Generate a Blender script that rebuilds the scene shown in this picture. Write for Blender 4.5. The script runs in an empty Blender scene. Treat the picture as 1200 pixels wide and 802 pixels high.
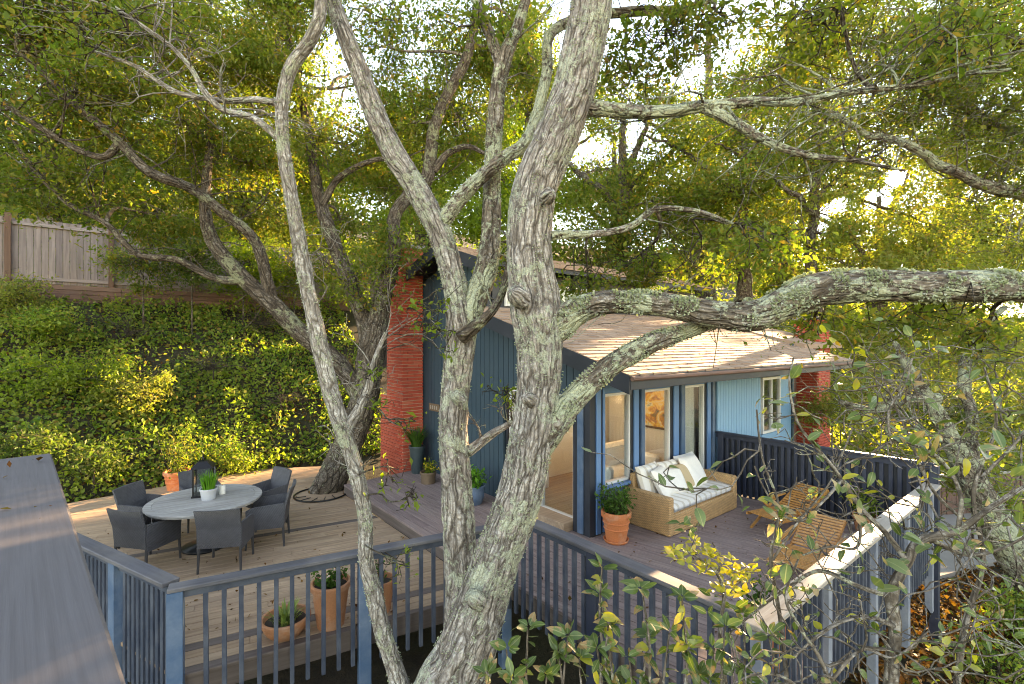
import bpy, bmesh, math, random
import numpy as np
from mathutils import Vector, Matrix, Euler

random.seed(7)
RNG = np.random.default_rng(11)
SC = bpy.context.scene
COL = SC.collection
R = math.radians

# ------------------------------------------------------------------ camera
FPX, CX, CY, CAMZ = 570.0, 600.0, 401.0, 3.0      # photograph is 1200 x 802
cam_d = bpy.data.cameras.new('camera')
cam = bpy.data.objects.new('camera', cam_d); COL.objects.link(cam)
cam_d.sensor_width = 36.0
cam_d.lens = FPX * 36.0 / 1200.0
cam_d.clip_start = 0.05
cam_d.clip_end = 2000
cam.location = (0, 0, CAMZ)
cam.rotation_euler = (R(90), 0, 0)
SC.camera = cam

# ------------------------------------------------------------------ sky + sun
SUN_AZ, SUN_EL = math.atan2(450, 570), R(14.8)
SD = Vector((math.sin(SUN_AZ) * math.cos(SUN_EL), math.cos(SUN_AZ) * math.cos(SUN_EL), math.sin(SUN_EL)))
W = bpy.data.worlds.new('World'); SC.world = W
W.use_nodes = True
wn = W.node_tree.nodes; wl = W.node_tree.links
bg = wn['Background']
sky = wn.new('ShaderNodeTexSky'); sky.sky_type = 'NISHITA'
sky.sun_disc = True
sky.sun_size = R(1.3)
sky.sun_intensity = 0.002
sky.sun_elevation = SUN_EL
sky.sun_rotation = SUN_AZ
sky.altitude = 100
sky.air_density = 1.0; sky.dust_density = 0.0; sky.ozone_density = 2.0
wl.new(sky.outputs[0], bg.inputs[0])
bg.inputs[1].default_value = 0.15
sun_d = bpy.data.lights.new('sun', 'SUN')
sun_d.energy = 4.2
sun_d.angle = R(0.6)
sun_d.color = (1.0, 0.87, 0.68)
sun = bpy.data.objects.new('sun', sun_d); COL.objects.link(sun)
sun.rotation_euler = (-SD).to_track_quat('-Z', 'Y').to_euler()
sun.location = SD * 60

SC.view_settings.view_transform = 'Standard'
SC.view_settings.look = 'None'
SC.view_settings.exposure = 3.15
SC.view_settings.use_white_balance = True          # camera balanced for open shade
SC.view_settings.white_balance_temperature = 11600
SC.view_settings.white_balance_tint = 22
SC.view_settings.gamma = 1.0
SC.view_settings.use_curve_mapping = False
SC.render.engine = 'CYCLES'
cy = SC.cycles
cy.use_denoising = True
cy.filter_width = 1.05
cy.max_bounces = 8; cy.diffuse_bounces = 5; cy.glossy_bounces = 3
cy.transmission_bounces = 4; cy.transparent_max_bounces = 10
cy.sample_clamp_indirect = 6.0
cy.caustics_reflective = False; cy.caustics_refractive = False

# ------------------------------------------------------------------ pixel helpers
def P(px, py, Y):
    return Vector(((px - CX) / FPX * Y, Y, CAMZ - (py - CY) / FPX * Y))
def G(px, py, z):
    Y = FPX * (CAMZ - z) / (py - CY)
    return Vector(((px - CX) / FPX * Y, Y, z))

# house frame: a runs along the window wall, b up the gable wall
HA = R(51.0)
U = Vector((math.sin(HA), math.cos(HA), 0)); V = Vector((-math.cos(HA), math.sin(HA), 0))
W0 = Vector((1.19, 7.57, 0))
def H(a, b, z=0.0):
    return W0 + U * a + V * b + Vector((0, 0, z))
ROT_U = math.atan2(U.y, U.x)
def ab(p):
    d = Vector((p[0] - W0.x, p[1] - W0.y, 0)); return d.dot(U), d.dot(V)

# ------------------------------------------------------------------ numpy noise
_perm = np.random.default_rng(3).permutation(256); _perm = np.concatenate([_perm, _perm, _perm])
_grad = np.random.default_rng(4).normal(size=(256, 3)); _grad /= np.linalg.norm(_grad, axis=1)[:, None]
def pnoise(p):
    p = np.asarray(p, float); i = np.floor(p).astype(int); f = p - i
    i &= 255; u = f * f * f * (f * (f * 6 - 15) + 10); out = 0
    for dx in (0, 1):
        for dy in (0, 1):
            for dz in (0, 1):
                h = _perm[_perm[_perm[(i[:, 0] + dx) & 255] + ((i[:, 1] + dy) & 255)] + ((i[:, 2] + dz) & 255)]
                g = _grad[h]
                d = g[:, 0] * (f[:, 0] - dx) + g[:, 1] * (f[:, 1] - dy) + g[:, 2] * (f[:, 2] - dz)
                w = (u[:, 0] if dx else 1 - u[:, 0]) * (u[:, 1] if dy else 1 - u[:, 1]) * (u[:, 2] if dz else 1 - u[:, 2])
                out = out + w * d
    return out

# ------------------------------------------------------------------ materials
class N:
    """tiny node-graph helper"""
    def __init__(s, name):
        s.m = bpy.data.materials.new(name); s.m.use_nodes = True
        s.t = s.m.node_tree; s.n = s.t.nodes; s.l = s.t.links
        s.b = s.n['Principled BSDF']; s.out = s.n['Material Output']
    def new(s, typ, **kw):
        nd = s.n.new(typ)
        for k, v in kw.items(): setattr(nd, k, v)
        return nd
    def link(s, a, b): s.l.new(a, b)
    def coord(s, kind='Object', scale=(1, 1, 1), rnd=False):
        tc = s.new('ShaderNodeTexCoord'); mp = s.new('ShaderNodeMapping')
        mp.inputs['Scale'].default_value = scale
        s.link(tc.outputs[kind], mp.inputs[0])
        if rnd:
            oi = s.new('ShaderNodeObjectInfo'); mu = s.new('ShaderNodeMath', operation='MULTIPLY'); mu.inputs[1].default_value = 37.0
            s.link(oi.outputs['Random'], mu.inputs[0])
            cb = s.new('ShaderNodeCombineXYZ')
            for i in range(3): s.link(mu.outputs[0], cb.inputs[i])
            s.link(cb.outputs[0], mp.inputs['Location'])
        return mp.outputs[0]
    def noise(s, vec, scale, detail=4, rough=0.55, dist=0.0):
        nd = s.new('ShaderNodeTexNoise')
        nd.inputs['Scale'].default_value = scale; nd.inputs['Detail'].default_value = detail
        nd.inputs['Roughness'].default_value = rough; nd.inputs['Distortion'].default_value = dist
        if vec is not None: s.link(vec, nd.inputs['Vector'])
        return nd.outputs['Fac']
    def ramp(s, fac, stops, interp='LINEAR'):
        nd = s.new('ShaderNodeValToRGB'); cr = nd.color_ramp; cr.interpolation = interp
        while len(cr.elements) < len(stops): cr.elements.new(0.5)
        for e, (p, c) in zip(cr.elements, stops):
            e.position = p; e.color = (*c, 1) if len(c) == 3 else c
        s.link(fac, nd.inputs[0]); return nd.outputs[0]
    def mix(s, fac, a, b, blend='MIX'):
        nd = s.new('ShaderNodeMix', data_type='RGBA', blend_type=blend)
        for sock, v in ((nd.inputs[0], fac), (nd.inputs[6], a), (nd.inputs[7], b)):
            if hasattr(v, 'links'): s.link(v, sock)
            elif isinstance(v, (int, float)): sock.default_value = v
            else: sock.default_value = (*v, 1)
        return nd.outputs[2]
    def math(s, op, a, b=None):
        nd = s.new('ShaderNodeMath', operation=op)
        for i, v in enumerate((a, b)):
            if v is None: continue
            if hasattr(v, 'links'): s.link(v, nd.inputs[i])
            else: nd.inputs[i].default_value = v
        return nd.outputs[0]
    def bump(s, h, strength=0.3, dist=0.01):
        nd = s.new('ShaderNodeBump'); nd.inputs['Strength'].default_value = strength; nd.inputs['Distance'].default_value = dist
        s.link(h, nd.inputs['Height']); s.link(nd.outputs[0], s.b.inputs['Normal'])
    def col(s, c):
        if hasattr(c, 'links'): s.link(c, s.b.inputs['Base Color'])
        else: s.b.inputs['Base Color'].default_value = (*c, 1)
    def rough(s, r):
        if hasattr(r, 'links'): s.link(r, s.b.inputs['Roughness'])
        else: s.b.inputs['Roughness'].default_value = r
    def rand(s):
        return s.new('ShaderNodeObjectInfo').outputs['Random']

M = {}
def m_wood(name, cols, rough=0.75, grain=(1.2, 22, 22), var=0.5, bump=0.35, stain=None, gs=1.0):
    """boards along local X: object random picks the tone, stretched noise the grain"""
    k = N(name); v = k.coord('Object', grain, True); w = k.coord('Object', (1, 1, 1), True)
    g = k.noise(v, 1.0, 6, 0.65, 0.3)
    base = k.ramp(k.rand(), [(i / (len(cols) - 1), c) for i, c in enumerate(cols)])
    dark = k.mix(k.ramp(g, [(0.3, (gs,) * 3), (0.7, (0, 0, 0))]), base, (0.55, 0.52, 0.5), 'MULTIPLY')
    blot = k.noise(w, 1.7, 5, 0.6)
    c = k.mix(k.ramp(blot, [(0.45, (0, 0, 0)), (0.8, (var, var, var))]), dark, stain or (0.16, 0.13, 0.11))
    k.col(c); k.rough(rough); k.bump(g, bump, 0.004); M[name] = k.m
def m_paint(name, c, rough=0.5, wear=(0.3, 0.3, 0.3), amt=0.25, scale=3):
    k = N(name); v = k.coord('Object', (1, 1, 1), True)
    n1 = k.noise(v, scale, 6, 0.65); n2 = k.noise(v, scale * 14, 3, 0.6)
    f = k.ramp(n1, [(0.42, (0, 0, 0)), (0.75, (amt, amt, amt))])
    b = k.mix(f, c, wear)
    d = k.mix(k.math('MULTIPLY', n2, 0.35), b, tuple(x * 0.55 for x in c))
    k.col(d); k.rough(k.ramp(n1, [(0.3, (rough - .08,) * 3), (0.7, (rough + .15,) * 3)])); k.bump(n2, 0.12, 0.004); M[name] = k.m
def m_plain(name, c, rough=0.6, var=0.25, scale=8, bump=0.1, metal=0.0):
    k = N(name); v = k.coord('Object'); n = k.noise(v, scale, 5, 0.6)
    k.col(k.mix(n, tuple(x * (1 - var) for x in c), tuple(min(1, x * (1 + var)) for x in c))); k.rough(rough)
    k.b.inputs['Metallic'].default_value = metal
    k.bump(n, bump, 0.004); M[name] = k.m
def m_leaf(name, cols, trans=0.45, gloss=0.25, patch=None, rough=0.5):
    """per-leaf colour (random per island), translucent blade, broad patches of other tone"""
    k = N(name)
    geo = k.new('ShaderNodeNewGeometry')
    c = k.ramp(geo.outputs['Random Per Island'], [(i / (len(cols) - 1), x) for i, x in enumerate(cols)])
    if patch:
        v = k.coord('Object'); n = k.noise(v, 0.7, 3, 0.6)
        c = k.mix(k.ramp(n, [(0.48, (0, 0, 0)), (0.68, (0.75,) * 3)]), c, patch)
    k.n.remove(k.b)
    d = k.new('ShaderNodeBsdfDiffuse'); t = k.new('ShaderNodeBsdfTranslucent'); g = k.new('ShaderNodeBsdfGlossy')
    g.inputs['Roughness'].default_value = rough * 0.8; g.inputs['Color'].default_value = (0.8, 0.85, 0.8, 1)
    k.link(c, d.inputs[0])
    tc = k.mix(1.0, c, (1.55, 1.85, 0.75), 'MULTIPLY'); k.link(tc, t.inputs[0])
    mx = k.new('ShaderNodeMixShader'); mx.inputs[0].default_value = trans; k.link(d.outputs[0], mx.inputs[1]); k.link(t.outputs[0], mx.inputs[2])
    fr = k.new('ShaderNodeLayerWeight')
    fm = k.math('MULTIPLY', k.math('ADD', 0.06, k.math('POWER', fr.outputs['Facing'], 4.0)), gloss * 0.6)
    m2 = k.new('ShaderNodeMixShader'); k.link(fm, m2.inputs[0]); k.link(mx.outputs[0], m2.inputs[1]); k.link(g.outputs[0], m2.inputs[2])
    k.link(m2.outputs[0], k.out.inputs[0]); M[name] = k.m
def m_bigleaf(name, c1, c2, tip, trans=0.35):
    """single foreground leaves: own tone per object, pale midrib, browned tip"""
    k = N(name); tc = k.new('ShaderNodeTexCoord'); sp = k.new('ShaderNodeSeparateXYZ'); k.link(tc.outputs['Object'], sp.inputs[0])
    r = k.rand(); base = k.mix(r, c1, c2)
    v = k.coord('Object', (1, 1, 1), True); n = k.noise(v, 2.2, 4, 0.6)
    # browning grows from the tip on some of the leaves
    x = k.math('ADD', k.math('MULTIPLY', sp.outputs[0], 0.8), k.math('MULTIPLY', k.math('SUBTRACT', n, 0.5), 1.4))
    rr = k.math('FRACT', k.math('MULTIPLY', r, 7.31))
    f = k.ramp(k.math('SUBTRACT', x, k.math('ADD', 0.25, k.math('MULTIPLY', rr, 1.1))), [(0.0, (0, 0, 0)), (0.12, (1, 1, 1))])
    c = k.mix(f, base, tip)
    rib = k.ramp(k.math('ABSOLUTE', sp.outputs[1]), [(0.0, (0.7,) * 3), (0.035, (0, 0, 0))])
    c = k.mix(rib, c, (0.4, 0.42, 0.2))
    c = k.mix(k.math('MULTIPLY', n, 0.45), c, (0.02, 0.03, 0.01))
    k.col(c); k.rough(0.38)
    k.n.remove(k.b)
    d = k.new('ShaderNodeBsdfDiffuse'); t = k.new('ShaderNodeBsdfTranslucent'); g = k.new('ShaderNodeBsdfGlossy'); g.inputs['Roughness'].default_value = 0.35
    k.link(c, d.inputs[0]); k.link(k.mix(1.0, c, (1.8, 1.7, 0.6), 'MULTIPLY'), t.inputs[0])
    mx = k.new('ShaderNodeMixShader'); mx.inputs[0].default_value = trans; k.link(d.outputs[0], mx.inputs[1]); k.link(t.outputs[0], mx.inputs[2])
    fr = k.new('ShaderNodeLayerWeight')
    m2 = k.new('ShaderNodeMixShader'); k.link(k.math('ADD', 0.04, k.math('MULTIPLY', k.math('POWER', fr.outputs['Facing'], 4.0), 0.4)), m2.inputs[0]); k.link(mx.outputs[0], m2.inputs[1]); k.link(g.outputs[0], m2.inputs[2])
    k.link(m2.outputs[0], k.out.inputs[0]); M[name] = k.m
def m_bark(name, base, light, dark, lichen, lich_amt=0.5, white=0.3, fis=1.0, plate=(30, 6.5)):
    k = N(name)
    ob = k.coord('Object'); tc = k.new('ShaderNodeTexCoord')
    wn_ = k.new('ShaderNodeTexNoise'); wn_.inputs['Scale'].default_value = 7; wn_.inputs['Detail'].default_value = 3; k.link(ob, wn_.inputs['Vector'])
    wm = k.new('ShaderNodeVectorMath', operation='MULTIPLY_ADD'); k.link(wn_.outputs['Color'], wm.inputs[0]); wm.inputs[1].default_value = (0.07, 0.16, 0); k.link(tc.outputs['UV'], wm.inputs[2])
    def cracks(sx, sy, w):
        m_ = k.new('ShaderNodeVectorMath', operation='MULTIPLY'); k.link(wm.outputs[0], m_.inputs[0]); m_.inputs[1].default_value = (sx, sy, 1)
        v_ = k.new('ShaderNodeTexVoronoi', feature='DISTANCE_TO_EDGE'); v_.inputs['Scale'].default_value = 1; k.link(m_.outputs[0], v_.inputs['Vector'])
        return k.ramp(v_.outputs['Distance'], [(0.0, (1, 1, 1)), (w, (0, 0, 0))])
    c1 = cracks(plate[0], plate[1], 0.16); c2 = cracks(plate[0] * .42, plate[1] * .4, 0.11)
    f2 = k.noise(ob, 30, 5, 0.7); f3 = k.noise(ob, 5, 5, 0.65, 0.3); f5 = k.noise(ob, 90, 3, 0.6)
    c = k.ramp(f3, [(0.32, base), (0.5, light), (0.66, base), (0.8, tuple(x * .7 for x in base))])
    c = k.mix(k.ramp(f2, [(0.35, (0.75,) * 3), (0.62, (0, 0, 0))]), c, tuple((x + y) / 2 for x, y in zip(base, dark)))
    wf = k.ramp(k.math('ADD', k.math('MULTIPLY', f3, 0.5), k.math('MULTIPLY', f2, 0.5)), [(0.52, (0, 0, 0)), (0.57, (white,) * 3)])
    c = k.mix(wf, c, (0.60, 0.57, 0.52))
    c = k.mix(k.math('MULTIPLY', c1, 0.5), c, dark)
    c = k.mix(k.math('MULTIPLY', c2, 0.75), c, tuple(x * .8 for x in dark))
    l1 = k.noise(ob, 2.3, 3, 0.6, 0.5); l2 = k.noise(ob, 55, 4, 0.75); l3 = k.noise(ob, 15, 5, 0.7, 0.5)
    s = k.math('ADD', k.math('ADD', k.math('MULTIPLY', l1, 0.42), k.math('MULTIPLY', l2, 0.22)), k.math('MULTIPLY', l3, 0.42))
    t0 = 0.645 - 0.16 * lich_amt
    lf = k.ramp(s, [(t0, (0, 0, 0)), (t0 + 0.02, (0.9,) * 3)])
    lc = k.ramp(f5, [(0.3, tuple(x * 0.55 for x in lichen)), (0.5, lichen), (0.7, tuple(min(1, x * 1.3) for x in lichen))])
    c = k.mix(lf, c, lc)
    k.col(c); k.rough(0.92); k.b.inputs['Specular IOR Level'].default_value = 0.15
    h = k.math('SUBTRACT', k.math('ADD', k.math('MULTIPLY', f2, 0.35), k.math('MULTIPLY', lf, 0.25)), k.math('ADD', k.math('MULTIPLY', c1, 0.45), k.math('MULTIPLY', c2, 0.9)))
    k.bump(h, 0.8 * fis, 0.03); M[name] = k.m

m_wood('deck_tan', [(0.42, 0.27, 0.17), (0.52, 0.34, 0.215), (0.46, 0.305, 0.20), (0.57, 0.385, 0.25)], var=0.6, stain=(0.25, 0.165, 0.12))
m_wood('deck_plum', [(0.27, 0.19, 0.18), (0.33, 0.24, 0.22), (0.30, 0.21, 0.195), (0.36, 0.265, 0.24)], var=0.3, stain=(0.2, 0.15, 0.14))
m_wood('deck_border', [(0.15, 0.115, 0.10), (0.19, 0.14, 0.12)], var=0.3)
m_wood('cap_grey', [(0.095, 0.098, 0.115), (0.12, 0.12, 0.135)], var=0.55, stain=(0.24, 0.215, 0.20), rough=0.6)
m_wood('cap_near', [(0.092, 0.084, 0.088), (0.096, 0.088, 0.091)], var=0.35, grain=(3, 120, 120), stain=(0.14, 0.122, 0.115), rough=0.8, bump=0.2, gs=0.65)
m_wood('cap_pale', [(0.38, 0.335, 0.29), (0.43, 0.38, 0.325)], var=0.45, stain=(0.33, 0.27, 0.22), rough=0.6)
m_wood('teak', [(0.60, 0.25, 0.065), (0.66, 0.30, 0.085), (0.55, 0.22, 0.055)], var=0.3, rough=0.45)
m_wood('fence_wood', [(0.24, 0.19, 0.185), (0.34, 0.275, 0.26), (0.28, 0.215, 0.195), (0.40, 0.335, 0.32)], var=0.5, grain=(1, 14, 14))
m_wood('fence_post', [(0.16, 0.08, 0.05), (0.19, 0.10, 0.065)], var=0.3)
m_wood('timber_red', [(0.20, 0.10, 0.075), (0.25, 0.13, 0.095)], var=0.4)
m_wood('table_slat', [(0.34, 0.33, 0.32), (0.42, 0.405, 0.385), (0.38, 0.365, 0.35)], var=0.3, stain=(0.27, 0.25, 0.235), rough=0.6)
m_wood('floor_wood', [(0.35, 0.22, 0.12), (0.4, 0.26, 0.15)], var=0.2, rough=0.35)
m_paint('rail_blue', (0.033, 0.047, 0.072), 0.5, (0.20, 0.22, 0.25), 0.4)
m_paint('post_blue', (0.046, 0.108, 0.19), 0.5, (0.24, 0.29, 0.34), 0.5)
m_paint('rail_dark', (0.018, 0.027, 0.05), 0.5, (0.10, 0.11, 0.14), 0.3)
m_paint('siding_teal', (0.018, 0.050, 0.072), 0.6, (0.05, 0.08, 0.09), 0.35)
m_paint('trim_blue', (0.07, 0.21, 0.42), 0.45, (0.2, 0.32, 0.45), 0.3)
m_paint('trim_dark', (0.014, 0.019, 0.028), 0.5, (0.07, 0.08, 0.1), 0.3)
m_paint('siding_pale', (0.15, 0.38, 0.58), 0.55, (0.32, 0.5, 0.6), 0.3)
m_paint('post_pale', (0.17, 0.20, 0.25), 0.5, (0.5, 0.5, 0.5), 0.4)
m_paint('white_frame', (0.72, 0.72, 0.70), 0.4, (0.55, 0.54, 0.5), 0.2)
m_plain('white_wall', (0.74, 0.71, 0.66), 0.8, 0.05, 2, 0.02)
m_plain('white_fabric', (0.80, 0.76, 0.70), 0.9, 0.08, 30, 0.25)
m_plain('tan_fabric', (0.55, 0.40, 0.24), 0.9, 0.1, 30, 0.25)
m_plain('metal_black', (0.02, 0.02, 0.022), 0.4, 0.3, 20, 0.1, 0.6)
m_plain('chair_metal', (0.06, 0.06, 0.065), 0.45, 0.2, 20, 0.1, 0.3)
m_plain('soil', (0.035, 0.025, 0.018), 0.95, 0.5, 6, 0.5)
m_plain('pot_soil', (0.05, 0.035, 0.025), 0.95, 0.5, 40, 0.6)
m_plain('mortar', (0.60, 0.42, 0.34), 0.95, 0.2, 20, 0.3)
m_plain('concrete', (0.27, 0.25, 0.225), 0.85, 0.2, 4, 0.2)
m_plain('pot_dark', (0.035, 0.055, 0.06), 0.35, 0.3, 12, 0.1)
m_plain('pot_white', (0.42, 0.43, 0.45), 0.4, 0.1, 12, 0.1)
m_plain('candle', (0.8, 0.76, 0.68), 0.5, 0.04, 5, 0.02)
m_plain('sign_wood', (0.16, 0.10, 0.06), 0.7, 0.3, 20, 0.2)
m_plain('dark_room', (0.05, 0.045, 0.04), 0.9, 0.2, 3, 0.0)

def m_terracotta(name, c):
    k = N(name); v = k.coord('Object'); n1 = k.noise(v, 5, 5, 0.65); n2 = k.noise(v, 45, 4, 0.6)
    b = k.mix(n2, tuple(x * 0.75 for x in c), tuple(min(1, x * 1.2) for x in c))
    b = k.mix(k.ramp(n1, [(0.52, (0, 0, 0)), (0.72, (0.55,) * 3)]), b, (0.55, 0.38, 0.28))
    k.col(b); k.rough(0.8); k.bump(n2, 0.15, 0.004); M[name] = k.m
m_terracotta('terracotta', (0.62, 0.18, 0.065)); m_terracotta('terracotta_dull', (0.50, 0.20, 0.095))
def m_brick():
    k = N('brick_red'); v = k.coord('Object', (1, 1, 1), True); n = k.noise(v, 9, 4, 0.6); n2 = k.noise(v, 50, 3, 0.6)
    c = k.ramp(k.rand(), [(0, (0.42, 0.048, 0.026)), (0.4, (0.58, 0.078, 0.038)), (0.75, (0.50, 0.06, 0.032)), (1, (0.62, 0.14, 0.08))])
    c = k.mix(k.math('MULTIPLY', n, 0.3), c, (0.3, 0.06, 0.04)); k.col(c); k.rough(0.85); k.bump(n2, 0.3, 0.004); M['brick_red'] = k.m
m_brick()
def m_shingle():
    k = N('shingle'); g = k.new('ShaderNodeNewGeometry'); v = k.coord('Object'); n = k.noise(v, 30, 4, 0.6); n2 = k.noise(v, 0.9, 4, 0.6)
    c = k.ramp(g.outputs['Random Per Island'], [(0, (0.30, 0.185, 0.125)), (0.5, (0.40, 0.26, 0.18)), (1, (0.47, 0.32, 0.235))])
    c = k.mix(k.math('MULTIPLY', n, 0.5), c, (0.2, 0.12, 0.085))
    c = k.mix(k.ramp(n2, [(0.5, (0, 0, 0)), (0.75, (0.4,) * 3)]), c, (0.3, 0.2, 0.15))
    k.col(c); k.rough(0.9); k.bump(n, 0.4, 0.006); M['shingle'] = k.m
m_shingle()
def m_weave(name, c, sx=60, sz=60, lo=.42):
    k = N(name); tc = k.new('ShaderNodeTexCoord'); sp = k.new('ShaderNodeSeparateXYZ'); k.link(tc.outputs['Object'], sp.inputs[0])
    ws = []
    h = k.math('ADD', sp.outputs[0], sp.outputs[1])
    s1 = k.math('SINE', k.math('MULTIPLY', h, sx * 2)); s2 = k.math('SINE', k.math('MULTIPLY', sp.outputs[2], sz * 2.6))
    w = k.math('MULTIPLY', s1, s2)
    v = k.coord('Object'); n = k.noise(v, 12, 4, 0.6)
    f = k.math('ADD', k.math('MULTIPLY', w, 0.2), k.math('ADD', 0.25, k.math('MULTIPLY', n, .5)))
    k.col(k.ramp(f, [(0.2, tuple(x * lo for x in c)), (0.55, c), (0.85, tuple(min(1, x * 1.35) for x in c))]))
    k.rough(0.6); k.bump(w, 0.5, 0.006); M[name] = k.m
m_weave('wicker_grey', (0.078, 0.078, 0.086), 110, 110, .45); m_weave('wicker_tan', (0.56, 0.32, 0.15), 45, 90)
def m_stripe():
    k = N('striped_fabric'); tc = k.new('ShaderNodeTexCoord'); sp = k.new('ShaderNodeSeparateXYZ'); k.link(tc.outputs['Object'], sp.inputs[0])
    s = k.math('SINE', k.math('MULTIPLY', sp.outputs[0], 38.0))
    v = k.coord('Object'); n = k.noise(v, 80, 3, 0.6)
    c = k.ramp(s, [(0.35, (0.80, 0.765, 0.71)), (0.6, (0.62, 0.55, 0.46))])
    k.col(k.mix(k.math('MULTIPLY', n, 0.2), c, (0.5, 0.45, 0.4))); k.rough(0.9); k.bump(n, 0.2, 0.004); M['striped_fabric'] = k.m
m_stripe()
def m_glass():
    k = N('glass'); k.n.remove(k.b)
    t = k.new('ShaderNodeBsdfTransparent'); g = k.new('ShaderNodeBsdfGlossy'); g.inputs['Roughness'].default_value = 0.01
    t.inputs[0].default_value = (0.9, 0.93, 0.92, 1)
    fr = k.new('ShaderNodeLayerWeight'); fr.inputs[0].default_value = 0.5
    mx = k.new('ShaderNodeMixShader'); k.link(k.math('ADD', 0.07, k.math('MULTIPLY', k.math('POWER', fr.outputs['Facing'], 3.0), 0.8)), mx.inputs[0]); k.link(t.outputs[0], mx.inputs[1]); k.link(g.outputs[0], mx.inputs[2])
    k.link(mx.outputs[0], k.out.inputs[0]); M['glass'] = k.m
m_glass()
def m_painting():
    k = N('painting_print'); v = k.coord('Object', (2.4, 2.4, 2.4)); n = k.noise(v, 1.6, 3, 0.5, 1.2)
    k.col(k.ramp(n, [(0.3, (0.06, 0.1, 0.05)), (0.42, (0.5, 0.2, 0.05)), (0.5, (0.8, 0.5, 0.1)), (0.58, (0.7, 0.65, 0.5)), (0.7, (0.12, 0.2, 0.12))])); k.rough(0.5); M['painting_print'] = k.m
m_painting()
def m_ground():
    k = N('ground_soil'); v = k.coord('Object'); n1 = k.noise(v, 0.5, 5, 0.6); n2 = k.noise(v, 9, 6, 0.7); n3 = k.noise(v, 34, 4, 0.65)
    c = k.ramp(n2, [(0.3, (0.02, 0.013, 0.008)), (0.5, (0.045, 0.03, 0.017)), (0.7, (0.08, 0.05, 0.028))])
    c = k.mix(k.ramp(n1, [(0.42, (0, 0, 0)), (0.62, (0.6,) * 3)]), c, (0.05, 0.06, 0.02))
    k.col(k.mix(k.math('MULTIPLY', n3, 0.5), c, (0.02, 0.014, 0.01))); k.rough(0.95); k.bump(k.math('ADD', n2, n3), 0.8, 0.04); M['ground_soil'] = k.m
m_ground()
m_leaf('leaf_oak', [(0.067, 0.110, 0.022), (0.108, 0.155, 0.033), (0.152, 0.190, 0.043), (0.090, 0.130, 0.027), (0.197, 0.200, 0.056), (0.314, 0.170, 0.050)], 0.5, patch=(0.179, 0.185, 0.043))
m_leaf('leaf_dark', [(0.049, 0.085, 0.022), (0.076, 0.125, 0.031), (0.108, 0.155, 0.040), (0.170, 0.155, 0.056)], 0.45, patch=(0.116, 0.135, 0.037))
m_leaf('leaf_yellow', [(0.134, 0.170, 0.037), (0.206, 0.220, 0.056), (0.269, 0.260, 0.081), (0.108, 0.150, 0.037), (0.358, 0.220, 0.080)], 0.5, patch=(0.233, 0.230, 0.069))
m_leaf('leaf_lime', [(0.099, 0.165, 0.022), (0.152, 0.220, 0.030), (0.215, 0.260, 0.044), (0.076, 0.130, 0.022)], 0.5, patch=(0.206, 0.230, 0.044))
m_leaf('leaf_ivy', [(0.058, 0.124, 0.029), (0.116, 0.195, 0.043), (0.175, 0.260, 0.052), (0.280, 0.325, 0.073), (0.277, 0.169, 0.058)], 0.45, patch=(0.291, 0.338, 0.065))
m_leaf('leaf_pot', [(0.027, 0.070, 0.019), (0.054, 0.130, 0.025), (0.081, 0.170, 0.037)], 0.4)
m_leaf('leaf_bright', [(0.063, 0.220, 0.025), (0.108, 0.320, 0.037), (0.045, 0.160, 0.025)], 0.4)
m_leaf('leaf_litter', [(0.07, 0.03, 0.012), (0.17, 0.07, 0.022), (0.24, 0.12, 0.045), (0.05, 0.025, 0.012), (0.13, 0.045, 0.016), (0.10, 0.08, 0.02)], 0.2, 0.1)
m_leaf('petal_pink', [(0.75, 0.45, 0.45), (0.8, 0.65, 0.6)], 0.3, 0.1)
m_leaf('petal_yellow', [(0.7, 0.45, 0.05), (0.75, 0.6, 0.1)], 0.3, 0.1)
m_leaf('succulent', [(0.18, 0.26, 0.08), (0.3, 0.34, 0.1), (0.12, 0.2, 0.06)], 0.2, 0.2)
m_leaf('lichen_flake', [(0.34, 0.38, 0.25), (0.44, 0.47, 0.34), (0.27, 0.32, 0.19), (0.5, 0.5, 0.44)], 0.15, 0.05)
m_bigleaf('leaf_green', (0.065, 0.13, 0.03), (0.12, 0.20, 0.045), (0.42, 0.25, 0.11))
m_bigleaf('leaf_pale', (0.11, 0.19, 0.06), (0.20, 0.27, 0.11), (0.50, 0.35, 0.2))
m_bigleaf('leaf_sunny', (0.42, 0.42, 0.05), (0.58, 0.54, 0.08), (0.5, 0.4, 0.1), 0.5)  # sunlit brightness is put into the leaf colour itself
m_bark('bark_oak', (0.33, 0.28, 0.24), (0.50, 0.45, 0.40), (0.085, 0.064, 0.05), (0.42, 0.44, 0.33), 0.62, 0.65)
m_bark('bark_lichen', (0.19, 0.15, 0.115), (0.29, 0.24, 0.19), (0.055, 0.04, 0.03), (0.40, 0.43, 0.30), 0.78, 0.45)
m_bark('bark_slim', (0.34, 0.295, 0.25), (0.48, 0.44, 0.39), (0.11, 0.085, 0.066), (0.38, 0.40, 0.28), 0.45, 0.9, 0.8, (44, 10))
m_bark('bark_dark', (0.12, 0.09, 0.068), (0.19, 0.15, 0.115), (0.03, 0.022, 0.016), (0.25, 0.26, 0.16), 0.45, 0.2)
m_bark('bark_twig', (0.17, 0.135, 0.105), (0.25, 0.21, 0.17), (0.05, 0.038, 0.03), (0.33, 0.34, 0.24), 0.4, 0.4, 0.5)

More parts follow.
